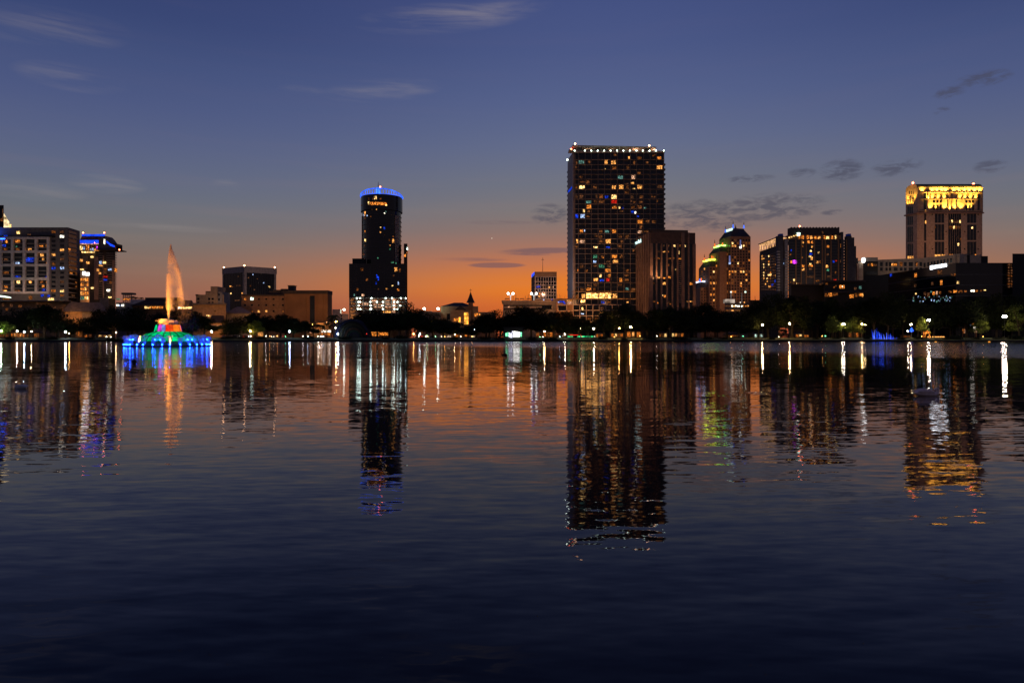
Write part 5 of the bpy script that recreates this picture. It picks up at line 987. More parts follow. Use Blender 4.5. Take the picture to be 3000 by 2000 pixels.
for j in range(30):
    t = 2 * math.pi * (j + rr.uniform(-.2, .2)) / 30; x, y = FX + 8.35 * math.cos(t), FY + 8.35 * math.sin(t)
    mb = MB(); mb.ball((FX + 8.78 * math.cos(t), FY + 8.78 * math.sin(t), .46), .085, 8); child(mb, 'lamp', LED, th)
    mb = MB(); tall = rr.choice((1.5, 1.7, 1.9))
    for i in range(300):
        z = .5 + tall * rr.random() ** .8; w = .10 + .17 * (z / tall) ** 2; flake(mb, Vector((x + rr.gauss(0, w), y + rr.gauss(0, w), z)), rr.uniform(.03, .07), rr.uniform(.05, .16), rr)
    child(mb, 'water_jet', SPRAY, th)
for j in range(8):                                                                           # bell shaped sprays
    t = 2 * math.pi * (j + .28) / 8; x, y = FX + 7.5 * math.cos(t), FY + 7.5 * math.sin(t); mb = MB()
    for i in range(520):
        u = rr.random() ** .7; a = rr.uniform(0, 2 * math.pi); rad = 1.35 * u; z = 2.55 - 1.5 * u ** 2.2 + rr.gauss(0, .06)
        flake(mb, Vector((x + rad * math.cos(a), y + rad * math.sin(a), z)), rr.uniform(.03, .07), rr.uniform(.05, .14), rr)
    child(mb, 'water_bell', SPRAY, th)
    for q in (-.55, .55):
        mb = MB(); mb.ball((x + q * math.sin(t) + .8 * math.cos(t), y - q * math.cos(t) + .8 * math.sin(t), 1.55), .10, 8); child(mb, 'lamp', LED, th)
for k_, (ang, dst, tgt, pw, an) in enumerate(((-150, 8.4, 12, 33000, 60), (-60, 8.4, 13, 33000, 60), (-105, 8.6, 16, 50000, 36))):
    a = math.radians(ang); lamp_light('SPOT', 'plume_light', (FX + dst * math.cos(a), FY + dst * math.sin(a), .9), (1, .28, .036), pw, th, .2, (FX + 1.2, FY, tgt), an, .5)
lamp_light('SPOT', 'jet_light', (FX - 1.5, FY - 1.8, 5.0), (1, .62, .02), 3200, th, .2, (FX + .2, FY, 8.5), 70, .8)
lamp_light('POINT', 'splash_light', (FX, FY - .9, 5.1), (1, .26, .02), 110, th, .3)

# ------------------------------------------------------------------ landmarks used to tell look-alikes apart
MARKS = [(0, 190, 'the white grid apartment block'), (190, 345, 'the blue roofed condominium'), (345, 470, 'the rooftop pergola'), (470, 600, 'the tan stair tower block'), (600, 700, 'the orange lit house'),
         (700, 835, 'the low wing of the brown block'), (835, 985, 'the ribbed wing of the brown block'), (985, 1090, 'the banded bandshell'), (1090, 1225, 'the round blue crowned tower'), (1225, 1300, 'the low apartments'), (1300, 1420, 'the steeple church'),
         (1420, 1560, 'the parking garage'), (1560, 1650, 'the mast office block'), (1650, 1750, 'the left half of the tallest tower'), (1750, 1850, 'the right half of the tallest tower'), (1850, 2040, 'the ribbed bank office'),
         (2040, 2200, 'the stepped spire tower'), (2200, 2300, 'the pergola crowned wing'), (2300, 2480, 'the wide condominium'), (2480, 2600, 'the round sign'), (2600, 2720, 'the left side of the golden tower'), (2720, 2880, 'the slanted white sign'), (2880, 3300, 'the black edge block')]
def mark(px):
    for a, b, s_ in MARKS:
        if a <= px < b: return s_
    return MARKS[0][2] if px < 0 else MARKS[-1][2]
ORD = ['leftmost', 'second', 'third', 'fourth', 'fifth', 'sixth', 'seventh', 'eighth', 'ninth']
NUM = ['one', 'two', 'three', 'four', 'five', 'six', 'seven', 'eight', 'nine']
def relabel(items, cat, group):
    """items: (object, px, look); a label per thing from its look, the landmark behind it and its order there"""
    d = {}
    for o, px, look in items: d.setdefault((look, mark(px)), []).append((px, o))
    for (look, mk), l in d.items():
        l.sort(key=lambda t: t[0])
        for i, (px, o) in enumerate(l):
            n = len(l)
            w = '' if n == 1 else (', left one' if i == 0 and n == 2 else ', right one' if n == 2 else ', leftmost' if i == 0 else ', rightmost' if i == n - 1 else f', {ORD[i]} of {NUM[min(n, 9) - 1]}')
            tag(o, f'{look} before {mk}{w}', cat, group)

# ------------------------------------------------------------------ trees
LEAF = MAT('oak_leaves', (.022, .030, .011), .85, .1, .45, .35); LEAF2 = MAT('lamplight_leaves', (.15, .19, .03), .8, .1, .4, .5); BARK = MAT('oak_bark', (.085, .06, .04), .95, .1, .3, 2.0); FROND = MAT('palm_frond', (.04, .05, .02), .8, .1, .3, .5)  # LEAF2: leaf colour lightened to imitate lamplight
def oak_mesh(seed, w, h, n, leaf=.42, low=.30):
    r = random.Random(seed); tr = MB(); cr = MB()
    tr.tube([(0, 0, -1), (.1, 0, h * .12), (r.uniform(-.4, .4), r.uniform(-.3, .3), h * .3)], [.55, .42, .36], 8)
    lobes = []
    for i in range(r.randint(11, 14)):
        a = r.uniform(0, 2 * math.pi); q = r.random() ** .6; z = h * (low + (.93 - low) * r.random() * (1 - .45 * q * q)) 
        c = Vector((w / 2 * .78 * q * math.cos(a), w / 2 * .7 * q * math.sin(a), z)); lobes.append((c, w * r.uniform(.13, .22)))
        tr.tube([(0, 0, h * .26), (c.x * .45, c.y * .45, h * .26 + (z - h * .26) * .6), tuple(c)], [.26, .16, .05], 5)
    lobes.append((Vector((0, 0, h * .86)), w * .19)); lobes.append((Vector((w * .1, 0, h * .6)), w * .25)); lobes.append((Vector((-w * .14, 0, h * .55)), w * .25))
    for c, rad in lobes:
        for i in range(int(n / len(lobes))):
            v = Vector((r.gauss(0, 1), r.gauss(0, 1), r.gauss(0, 1))).normalized() * rad * (r.random() ** .42) * r.uniform(.8, 1.22); v.z *= .72; p = c + v
            if p.z < h * low * .75: continue
            s_ = leaf * r.uniform(.5, 1.25); a = Vector((r.gauss(0, 1), r.gauss(0, 1), r.gauss(0, 1))).normalized(); b = a.orthogonal().normalized() * s_ * r.uniform(.5, .9); a = a * s_
            cr.quad(p - a, p + b * .8, p + a, p - b)
    return tr, cr
def make_oak(seed, w, h, n, mat=LEAF, leaf=.42, low=.3, nm='oak_tree'):
    o = thing(nm, 'x', 'tree', (0, 0, 0)); t, c = oak_mesh(seed, w, h, n, leaf, low); t.build('trunk', BARK, o); c.build('crown', mat, o); return o
PROTO = [make_oak(s, w, 16, 3400, LEAF, .46, lo) for s, w, lo in ((1, 17, .30), (2, 20, .27), (3, 14, .34), (4, 22, .25), (5, 18, .30), (6, 16, .36))]
used = set(); trees = []
def plant(px, D, py_top, wpx=None, k=None, look='dark oak'):
    k = random.randrange(len(PROTO)) if k is None else k
    o = PROTO[k] if k not in used else copy_tree(PROTO[k]); used.add(k); p = V2(px, D); g = land(p.x, p.y); hh = (ZZ(py_top, D) - g) / 16.2
    ww = (wpx / FOC * D) / (17, 20, 14, 22, 18, 16)[k] if wpx else hh
    o.location = (p.x, p.y, g); o.scale = (ww, ww, hh); o.rotation_euler = (0, 0, random.uniform(0, 6.28)); trees.append((o, px, look)); return o
TOPS = [(-60, 895), (-10, 902), (40, 905), (85, 897), (130, 888), (172, 908), (205, 936), (240, 930), (285, 905), (330, 895), (375, 897), (415, 905), (470, 912), (520, 905), (560, 908), (598, 925), (668, 934), (705, 924), (745, 916), (785, 921), (822, 918), (860, 928), (895, 940),
        (1070, 912), (1105, 906), (1140, 916), (1172, 900), (1197, 884), (1222, 903), (1270, 918), (1300, 930), (1330, 944), (1372, 950), (1395, 930), (1425, 916), (1455, 908), (1490, 905), (1525, 892), (1556, 896), (1590, 896), (1622, 910), (1660, 915), (1695, 928), (1722, 938),
        (1770, 908), (1800, 896), (1832, 887), (1862, 905), (1895, 914), (1930, 905), (1965, 893), (2005, 902), (2040, 893), (2065, 884), (2095, 904), (2130, 912), (2165, 906), (2195, 895), (2222, 880), (2250, 862), (2285, 858), (2320, 860), (2355, 866), (2395, 872), (2440, 872), (2480, 878), (2520, 872),
        (2560, 860), (2600, 852), (2645, 866), (2690, 878), (2735, 888), (2785, 884), (2830, 876), (2875, 866), (2920, 858), (2965, 868), (3015, 850), (3060, 860)]
for i, (px, y) in enumerate(TOPS):
    D = 376 + (i * 7919 % 17) * 1.1 if px > 1225 or px < 985 else 384 + (i % 3) * 3
    plant(px, D, y + random.uniform(-3, 4), random.uniform(74, 104) if 1160 < px < 1240 or 590 < px < 680 else random.uniform(84, 124))
# a second belt across the road
for px in range(20, 3000, 74):
    if 600 < px < 660 or 1350 < px < 1375 or 900 < px < 1000 or 1226 < px < 1256: continue
    ytop = min((abs(px - a), b) for a, b in TOPS)[1] + 14 + random.uniform(0, 10)
    plant(px + random.uniform(-10, 10), 426 + random.uniform(-5, 4), ytop, random.uniform(90, 120), look='dark roadside oak')
relabel(trees, 'tree', 'dark oaks along the far shore')
# the far wooded rim of the city, low and dark to the horizon
wd = MB(); rw = random.Random(31)
for i in range(9000):
    x = rw.uniform(-1500, 1500); yb = 930 + rw.uniform(-25, 60) + 20 * math.sin(x / 70); hh = 11 + 3 * math.sin(x / 23 + 1) + 2 * math.sin(x / 9); p = Vector((x, yb, 2 + hh * rw.random() ** .7)); a = Vector((rw.gauss(0, 1), rw.gauss(0, 1), rw.gauss(0, 1))).normalized() * rw.uniform(1.6, 3.0); b = a.orthogonal().normalized() * rw.uniform(1.2, 2.4); wd.quad(p - a, p + b, p + a, p - b)
wb = wd.build('distant_woods', LEAF, None, False, 'stuff'); wb['label'] = 'low dark woods on the far rim of the city'
# trees near the lamps, lamplight put into their brightened leaf colour
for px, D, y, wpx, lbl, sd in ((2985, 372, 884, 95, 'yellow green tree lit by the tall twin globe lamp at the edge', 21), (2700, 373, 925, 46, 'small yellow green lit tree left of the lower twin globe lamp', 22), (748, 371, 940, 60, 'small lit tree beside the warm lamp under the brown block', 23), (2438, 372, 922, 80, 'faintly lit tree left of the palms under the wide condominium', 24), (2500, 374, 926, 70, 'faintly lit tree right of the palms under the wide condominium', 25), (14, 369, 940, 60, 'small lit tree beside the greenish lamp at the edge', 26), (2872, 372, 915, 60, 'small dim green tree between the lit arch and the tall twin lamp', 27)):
    h = ZZ(y, D) - land(*V2(px, D)); o = make_oak(sd, wpx / FOC * D, h, 2200, LEAF2, .36, .24, 'brightened_tree'); p = V2(px, D); o.location = (p.x, p.y, land(p.x, p.y)); tag(o, lbl, 'tree')
# shrubs at the water's edge
SH = []
for sd in (41, 42, 43):
    r = random.Random(sd); o = thing('shrub', 'x', 'shrub', (0, 0, 0)); st = MB(); lf = MB()
    for i in range(6): a = r.uniform(0, 6.28); st.tube([(0, 0, -.2), (.5 * math.cos(a), .5 * math.sin(a), .7)], [.05, .02], 5)
    for i in range(420):
        v = Vector((r.gauss(0, .75), r.gauss(0, .5), abs(r.gauss(.35, .38)))); a = Vector((r.gauss(0, 1), r.gauss(0, 1), r.gauss(0, 1))).normalized() * .17; b = a.orthogonal().normalized() * .13; lf.quad(v - a, v + b, v + a, v - b)
    st.build('stem', BARK, o); lf.build('foliage', LEAF, o); SH.append(o)
items = []; rs = random.Random(44); su = set()
for px in (30, 118, 150, 262, 330, 655, 672, 712, 760, 905, 1012, 1130, 1175, 1240, 1330, 1420, 1462, 1560, 1615, 1765, 1830, 1905, 1990, 2075, 2120, 2260, 2390, 2450, 2540, 2640, 2690, 2705, 2775, 2800, 2862, 2925, 2975):
    k = rs.randrange(3); o = SH[k] if k not in su else copy_tree(SH[k]); su.add(k); D = rs.uniform(354, 360); p = V2(px, D); q = rs.uniform(.8, 1.9); o.location = (p.x, p.y, land(p.x, p.y)); o.scale = (q * rs.uniform(1, 1.7), q, q * rs.uniform(.7, 1.2)); o.rotation_euler = (0, 0, rs.uniform(-.5, .5)); items.append((o, px, 'dark waterside shrub'))
relabel(items, 'shrub', 'shrubs along the lake bank')
# palms
def make_palm(seed, h):
    r = random.Random(seed); o = thing('palm_tree', 'x', 'palm', (0, 0, 0)); t = MB(); t.tube([(0, 0, -.5), (.1, 0, h * .5), (r.uniform(-.3, .3), 0, h)], [.24, .19, .16], 7); t.build('trunk', BARK, o)
    c = MB()
    for i in range(22):
        a = 2 * math.pi * i / 22 + r.uniform(-.15, .15); up_ = r.uniform(-.5, 1.0); L = r.uniform(1.9, 2.7); pts = []
        for s_ in range(7):
            q = s_ / 6; pts.append(Vector((math.cos(a) * L * q, math.sin(a) * L * q, h + L * (up_ * q - .85 * q * q))))
        side = Vector((-math.sin(a), math.cos(a), 0))
        for s_ in range(6):
            for sg in (-1, 1):
                for e in (0, .5):
                    b = pts[s_].lerp(pts[s_ + 1], e); d_ = (pts[s_ + 1] - pts[s_]) * .5; l_ = .62 * (1 - .1 * s_)
                    c.quad(b, b + d_ * .8, b + d_ * 1.2 + side * sg * l_ + Vector((0, 0, -.25)), b + d_ * .7 + side * sg * l_ + Vector((0, 0, -.3)))
    c.build('crown', FROND, o); return o
PP = [make_palm(s, 7.0) for s in (1, 2)]; palms = []; pu = set()
for i, (px, D, y) in enumerate(((893, 402, 938), (905, 400, 946), (919, 404, 942), (933, 402, 948), (946, 400, 950), (958, 403, 944), (970, 402, 948), (976, 420, 921), (2448, 378, 946), (2466, 380, 938), (2484, 379, 950), (2506, 380, 944), (1003, 404, 950), (2352, 381, 950), (232, 400, 955), (1985, 395, 950))):
    o = PP[i % 2] if i % 2 not in pu else copy_tree(PP[i % 2]); pu.add(i % 2); p = V2(px, D); g = land(p.x, p.y); s_ = max(.7, (ZZ(y, D) - g) / 7.6)
    o.location = (p.x, p.y, g); o.scale = (max(.9, s_ * .9),) * 2 + (s_,); o.rotation_euler = (0, 0, i * 1.3); palms.append((o, px, 'dark palm'))
relabel(palms, 'palm', 'palms in the lake park')
items = []
for i, (px, s_) in enumerate(((372, .62), (388, .8), (398, .7), (414, .66))):
    o = copy_tree(PP[0]); p = V2(px, 470); o.location = (p.x, p.y, ZZ(886, 462)); z_ = s_ * .8; o.scale = (z_ * 1.5, z_ * 1.5, z_); tag(o, f'dark rooftop palm on the pale terrace building, {("leftmost", "second", "third", "rightmost")[i]} of four', 'palm', 'palms on the terrace roof')

# ------------------------------------------------------------------ lamps
def globe(name, col, s_): return EMIT(name, col, s_)
LC = {'w': globe('white_globe', (1, .78, .54), 210), 'c': globe('cool_globe', (.62, .80, 1), 170), 'o': globe('sodium_globe', (1, .42, .09), 240), 'y': globe('warm_globe', (1, .60, .23), 320), 'g': globe('greenish_globe', (.72, 1, .62), 260)}
LN = {'w': 'white', 'c': 'cool white', 'o': 'orange', 'y': 'warm yellow', 'g': 'greenish white'}
def street_lamp(px, py, D, c, r=.30, heads=1, gap=.5):
    p = V2(px, D); g = land(p.x, p.y); top = ZZ(py, D); o = thing('street_lamp', 'x', 'lamp post', (p.x, p.y, g))
    mb = MB(); mb.lathe((p.x, p.y, g - .3), [(.24, 0), (.24, .8), (.16, .95), (.08, 1.3), (.065, top - g - r * .9 + .3), (.13, top - g - r * .9 + .32)], 8); child(mb, 'post', METAL, o)
    xs = [0] if heads == 1 else [-gap, gap]
    if heads == 2:
        mb = MB(); mb.tube([(p.x - gap, p.y, top - r - .05), (p.x - gap * .5, p.y, top - r - .35), (p.x + gap * .5, p.y, top - r - .35), (p.x + gap, p.y, top - r - .05)], .05, 6); child(mb, 'arm', METAL, o)
    for x in xs: mb = MB(); mb.ball((p.x + x, p.y, top), r, 10); child(mb, 'globe', LC[c], o)
    for x in xs: mb = MB(); mb.lathe((p.x + x, p.y, top + r * .9), [(r * .5, 0), (r * .3, .1), (.03, .22)], 8); child(mb, 'cap', METAL, o)
    return o
LAMPS = [(3, 969, 366, 'g', .34, 1), (50, 970, 372, 'w', .30, 1), (71, 972, 372, 'c', .30, 1), (92, 971, 380, 'y', .15, 1), (192, 972, 368, 'c', .36, 1), (203, 976, 384, 'o', .2, 1), (619.5, 971, 368, 'w', .36, 1), (733, 970, 368, 'y', .36, 1), (848, 970, 370, 'c', .28, 1),
         (917, 949, 404, 'o', .28, 1), (985, 942, 410, 'o', .28, 1), (983, 960, 405, 'w', .15, 1), (990.5, 978, 372, 'c', .30, 1), (1301, 968, 400, 'y', .2, 2), (1332, 980, 380, 'y', .16, 1), (1390, 965, 385, 'c', .16, 1), (1595, 971, 384, 'y', .28, 1), (1655, 979, 372, 'w', .2, 1),
         (1702, 962, 384, 'y', .30, 1), (1740, 962, 370, 'w', .32, 1), (1814, 961, 384, 'o', .28, 1), (1848, 958, 366, 'y', .40, 1), (2038, 957, 392, 'o', .22, 1), (2234, 951, 368, 'y', .38, 1), (2313.5, 948, 368, 'y', .44, 1), (2471, 949, 368, 'w', .28, 2), (2526, 949, 372, 'y', .26, 1), (2535, 951, 390, 'y', .2, 1),
         (2669, 950, 370, 'y', .32, 1), (2660, 970, 366, 'w', .24, 1), (2721, 938, 368, 'w', .34, 2), (2741, 901, 398, 'o', .46, 1), (2943, 927, 364, 'w', .50, 2), (1249, 985, 400, 'y', .15, 1), (1212, 978, 395, 'o', .15, 1), (1298, 984, 392, 'y', .15, 1), (2083, 954, 395, 'w', .16, 2), (340, 974, 380, 'y', .14, 1), (1230, 978, 405, 'c', .14, 1)]
items = []
for px, py, D, c, r, h_ in LAMPS: items.append((street_lamp(px, py, D, c, r, h_, .42 if r < .45 else .62), px, f'{LN[c]} {"twin " if h_ == 2 else ""}globe lamp'))
relabel(items, 'lamp post', 'globe lamps along the lake path')
BC = {'w': globe('white_bollard_lens', (1, .9, .7), 40), 'o': globe('orange_bollard_lens', (1, .38, .08), 40), 'g': globe('green_bollard_lens', (.2, 1, .45), 24), 'c': globe('cool_bollard_lens', (.6, .85, 1), 36)}
rb = random.Random(12); items = []
for px, c in ((700, 'w'), (735, 'w'), (728, 'c'), (779, 'w'), (790, 'o'), (812, 'o'), (836, 'g'), (888, 'w'), (896, 'w'), (902, 'c'), (931, 'w'), (941, 'w'), (946, 'c'), (1227, 'w'), (1251, 'g'), (1276, 'g'), (1303, 'o'), (1350, 'w'), (1383, 'o'), (1582, 'g'), (1591, 'w'), (1640, 'c'), (1800, 'o'), (1875, 'o'), (1925, 'w'), (2142, 'o'), (2177, 'g'), (2282, 'w'), (2409, 'o'), (2418, 'g'), (2560, 'w'), (2700, 'o'), (2880, 'o'), (312, 'w'), (325, 'w')):
    D = rb.uniform(364, 371); p = V2(px, D); g = land(p.x, p.y); o = thing('path_light', 'x', 'path light', (p.x, p.y, g)); mb = MB(); h_ = rb.uniform(.7, 1.1); mb.tube([(p.x, p.y, g - .2), (p.x, p.y, g + h_)], [.09, .07], 7); child(mb, 'post', METAL, o); mb = MB(); mb.ball((p.x, p.y, g + h_ + .1), .12, 8); child(mb, 'lens', BC[c], o); items.append((o, px, {'w': 'low white', 'o': 'low orange', 'g': 'low green', 'c': 'low cool white'}[c] + ' path light'))
relabel(items, 'path light', 'small path lights at the lake edge')
# tall sodium lamps on the street behind the park light the fronts of the buildings
items = []
for i, (px, pw) in enumerate(((60, 5200), (160, 5200), (300, 3000), (480, 3000), (600, 3500), (740, 9000), (880, 11000), (955, 8000), (1260, 3800), (1350, 6500), (1480, 6000), (1570, 6500), (1650, 9000), (1710, 9000), (1790, 9000), (1960, 6000), (2100, 5000), (2260, 3500), (2430, 3200), (2560, 5200))):
    D = 419 + (i % 2) * 1.5; p = V2(px, D); g = land(p.x, p.y); o = thing('road_lamp', 'x', 'street lamp', (p.x, p.y, g))
    mb = MB(); mb.tube([(p.x, p.y, g - .3), (p.x, p.y, g + 9)], [.12, .07], 7); mb.tube([(p.x, p.y, g + 8.9), (p.x, p.y + 1.0, g + 9.5), (p.x, p.y + 2.2, g + 9.6)], .05, 6); child(mb, 'post', METAL, o)
    mb = MB(); mb.box(p.x - .18, p.x + .18, p.y + 1.7, p.y + 2.5, g + 9.5, g + 9.64); child(mb, 'lamp_head', METAL, o)
    mb = MB(); mb.box(p.x - .14, p.x + .14, p.y + 1.8, p.y + 2.4, g + 9.46, g + 9.497); child(mb, 'lens', BEAC, o)
    lamp_light('SPOT', 'lamp_light', (p.x, p.y + 2.1, g + 9.3), (1, .42, .13), pw * 2.2, o, .5, (p.x, p.y + 14, g + 22), 165, .9)  # added spot, tilted up at the facades instead of down like its lens
    items.append((o, px, 'tall sodium road lamp'))
relabel(items, 'street lamp', 'road lamps behind the park trees')
# ------------------------------------------------------------------ parked cars along the road
PAINT = [MAT(n, c, .3, .5, .05) for n, c in (('silver_paint', (.35, .36, .38)), ('dark_blue_paint', (.02, .03, .07)), ('white_paint', (.7, .7, .7)), ('red_paint', (.3, .02, .02)), ('black_car_paint', (.015, .015, .016)))]
HL = EMIT('headlight_lens', (1, .85, .6), 22); TL = EMIT('tail_light_lens', (1, .06, .015), 16); TYRE = MAT('tyre_rubber', (.015, .015, .015), .9)
def make_car(paint):
    o = thing('parked_car', 'x', 'car', (0, 0, 0)); mb = MB(); S_ = [(-2.1, .45, .70), (-2.05, .35, .95), (-1.3, .32, 1.0), (.9, .32, .98), (1.9, .35, .82), (2.1, .42, .62)]
    for (x0, a0, b0), (x1, a1, b1) in zip(S_, S_[1:]):
        v = [(x0, -.85, a0), (x0, .85, a0), (x0, .8, b0), (x0, -.8, b0)]; w = [(x1, -.85, a1), (x1, .85, a1), (x1, .8, b1), (x1, -.8, b1)]; n = len(mb.v); mb.v += v + w
        mb.f += [(n + i, n + (i + 1) % 4, n + 4 + (i + 1) % 4, n + 4 + i) for i in range(4)]
        if x0 == -2.1: mb.f.append((n, n + 3, n + 2, n + 1))
        if x1 == 2.1: mb.f.append((n + 4, n + 5, n + 6, n + 7))
    mb.build('body', paint, o)
    mb = MB(); mb.prism([(-1.5, -.76), (1.0, -.76), (1.0, .76), (-1.5, .76)], .97, 1.42, [(-1.0, -.6), (.35, -.6), (.35, .6), (-1.0, .6)]); mb.build('cabin', GLASS, o)
    for x in (-1.3, 1.3):
        for y in (-.82, .82): mb = MB(); mb.tube([(x, y - .1, .33), (x, y + .1, .33)], .33, 12); mb.build('wheel', TYRE, o)
    for y in (-.6, .6):
        mb = MB(); mb.ball((2.08, y, .68), .09, 8); mb.build('headlight', HL, o); mb = MB(); mb.ball((-2.1, y, .80), .08, 8); mb.build('tail_light', TL, o)
    return o
CARS = [make_car(p) for p in PAINT]; cu = set(); items = []; NMS = ('silver', 'dark blue', 'white', 'red', 'black')
for i, (px, rot) in enumerate(((655, 60), (690, 20), (706, 190), (760, 170), (800, 75), (824, 240), (890, 70), (938, 82), (950, 95), (1226, 200), (1250, 75), (1268, 230), (1296, 80), (1318, 100), (1345, 235), (1372, 250), (1384, 80), (1700, 240), (1735, 75), (300, 80), (318, 95))):
    k = i % 5; o = CARS[k] if k not in cu else copy_tree(CARS[k]); cu.add(k); p = V2(px, 412 if i % 2 else 408.5); o.location = (p.x, p.y, land(p.x, p.y) + .01); o.rotation_euler = (0, 0, math.radians(-rot)); items.append((o, px, f'{NMS[k]} car with its lights on'))
relabel(items, 'car', 'cars on the road behind the park')

# ------------------------------------------------------------------ lit kiosks and cafes glimpsed between the trunks
KM = {k: EMIT('kiosk_' + k, c, s_, .95, 2.2, False) for k, c, s_ in (('o', (1, .26, .035), .42), ('w', (1, .40, .10), .6), ('y', (1, .60, .2), .9), ('d', (1, .28, .06), .14), ('D', (1, .36, .14), .05), ('G', (.72, 1, .8), 1.0), ('t', (.3, 1, .8), .3))}
def kiosk(px, D, w, h, codes, label, roof=METAL, n=4, z_=None):
    h *= .8; p = V2(px, D); g = land(p.x, p.y); o = thing('cafe_kiosk', label, 'kiosk', (p.x, p.y, g)); f = Face(Vector((p.x - w / 2, p.y)), Vector((p.x + w / 2, p.y)))
    mb = MB(); mb.box(p.x - w / 2, p.x + w / 2, p.y, p.y + 3, g - .5, g + h); mb.build('wall', BROWN, o)
    mb = MB(); mb.prism([(p.x - w / 2 - .6, p.y - 1.2), (p.x + w / 2 + .6, p.y - 1.2), (p.x + w / 2 + .6, p.y + 3.6), (p.x - w / 2 - .6, p.y + 3.6)], g + h + .01, g + h + .9, [(p.x - w / 4, p.y + .5), (p.x + w / 4, p.y + .5), (p.x + w / 4, p.y + 2), (p.x - w / 4, p.y + 2)]); mb.build('roof', roof, o)
    for i in range(n):
        a = w * (i + .12) / n; b = w * (i + .88) / n; c = codes[i % len(codes)]
        if c == ' ': continue
        mb = MB(); f.ubox(mb, a, b, g + .5 + (.3 if i % 2 else 0), g + h - .35, .08, .05); mb.build('window', KM[c], o)
    for i in range(n + 1): mb = MB(); f.ubox(mb, w * i / n - .07, w * i / n + .07, g - .5, g + h, 1.0, -.86); mb.build('post', METAL, o)
    return o
for a in ((10, 386, 6, 3.2, 'odod', 'orange lit cafe terrace at the edge below the greenish lamp', ROOF, 4), (53, 386, 8, 3.6, 'owow', 'larger orange lit cafe hut between the white lamps below the white grid apartment block', ROOF, 5), (76, 388, 5, 2.8, 'owod', 'small orange lit hut right beside the larger cafe below the white grid apartment block', ROOF, 4), (107, 388, 2.5, 3.4, 'od', 'narrow lit orange booth alone under the apartment block trees', ROOF, 2),
          (232, 390, 3.6, 5.0, 'dod', 'tall narrow orange lit booth under the blue roofed condominium', ROOF, 3), (258, 392, 4, 2.6, 'o do', 'low orange lit booth among trunks under the grey roofed house', ROOF, 3), (304, 392, 8, 2.4, 'wyDwDy', 'low yellow lit shelter near the rooftop pergola', ROOF, 6),
          (754, 392, 7.5, 4.4, 'oww', 'arched warm lit pavilion under the low wing of the brown block', ROOF, 2), (1356, 402, 9, 2.6, 'odDod', 'dim orange lit cafe under the steeple church', ROOF, 5), (1600, 398, 12, 4.2, 'dDodoD', 'orange lit colonnade under the mast office block', ROOF, 6), (1756, 396, 4, 3.0, 'od', 'small orange lit booth left below the tallest tower', ROOF, 3),
          (1808, 396, 7, 3.4, 'oydo', 'warm lit booth under the ribbed side of the bank office', ROOF, 4), (1857, 398, 8.5, 4.6, 'owo', 'bright orange lit pavilion beside the warm yellow lamp', ROOF, 3), (1940, 396, 5.5, 3.4, 'oDy', 'orange lit booth in the trees below the bank office glass', ROOF, 3), (1985, 396, 7, 3.6, 'ywDo', 'yellow lit booth right below the bank office', ROOF, 4),
          (2145, 402, 9, 2.2, 'DdodD', 'low dim cafe under the stepped spire tower', ROOF, 5), (2222, 398, 5, 2.8, 'GtG', 'greenish white lit booth beside the pergola crowned wing', ROOF, 3), (2345, 397, 6, 2.8, 'oyd', 'orange lit booth under the wide condominium, the leftmost there', ROOF, 3), (2362, 394, 3, 2.4, 'o', 'tiny orange lit booth under the wide condominium', ROOF, 1), (2505, 394, 8, 4.2, 'dDod', 'warm lit shelter behind the palms by the round sign', ROOF, 4), (2657, 392, 4, 1.6, 'oo', 'low orange lit stall left of the blue fairy lights lantern', ROOF, 2)): kiosk(*a[:5], a[5], a[6], a[7])
# the brilliant white and green pavilion
p = V2(1504, 376); g = land(p.x, p.y); th = thing('lit_pavilion', 'brilliant white and green lit open pavilion at the water below the parking garage', 'pavilion', (p.x, p.y, g))
mb = MB(); mb.box(p.x - 5.2, p.x + 5.4, p.y + .2, p.y + 4, g - .5, g + 5.4); child(mb, 'back_wall', METAL, th); mb = MB(); mb.prism([(p.x - 5.8, p.y - 2), (p.x + 6, p.y - 2), (p.x + 6, p.y + 4.6), (p.x - 5.8, p.y + 4.6)], g + 5.41, g + 6.0); child(mb, 'roof', ROOF, th)
f = Face(Vector((p.x - 30, p.y)), Vector((p.x + 30, p.y)))
PV = EMIT('pavilion_white_panel', (1, .98, .86), 2.6, .5, .8); PG = EMIT('pavilion_green_panel', (.22, 1, .5), 1.5, .5, .8); PW = EMIT('pavilion_lilac_panel', (.80, .80, 1), 2.2, .5, .8)
for x0, x1, y0, y1, m_ in ((1481, 1485.5, 975, 985, PG), (1487, 1489, 973, 985, PG), (1490.5, 1493.5, 974, 987, PW), (1494.5, 1501, 975, 989, PW), (1500, 1502.8, 969.5, 974.5, PW), (1503, 1510, 970, 987, PV), (1510.2, 1517, 971, 987, PV), (1517.2, 1523, 972.5, 987, PV), (1523.2, 1529, 973, 986, PG)):
    mb = MB(); f.pbox(mb, x0, x1, y0, y1, .1, .1); child(mb, 'light_panel', m_, th)
for x in (1480, 1489.8, 1502.9, 1529.5): mb = MB(); f.pbox(mb, x - .35, x + .35, 968, 992, 1.2, -.9); child(mb, 'post', METAL, th)
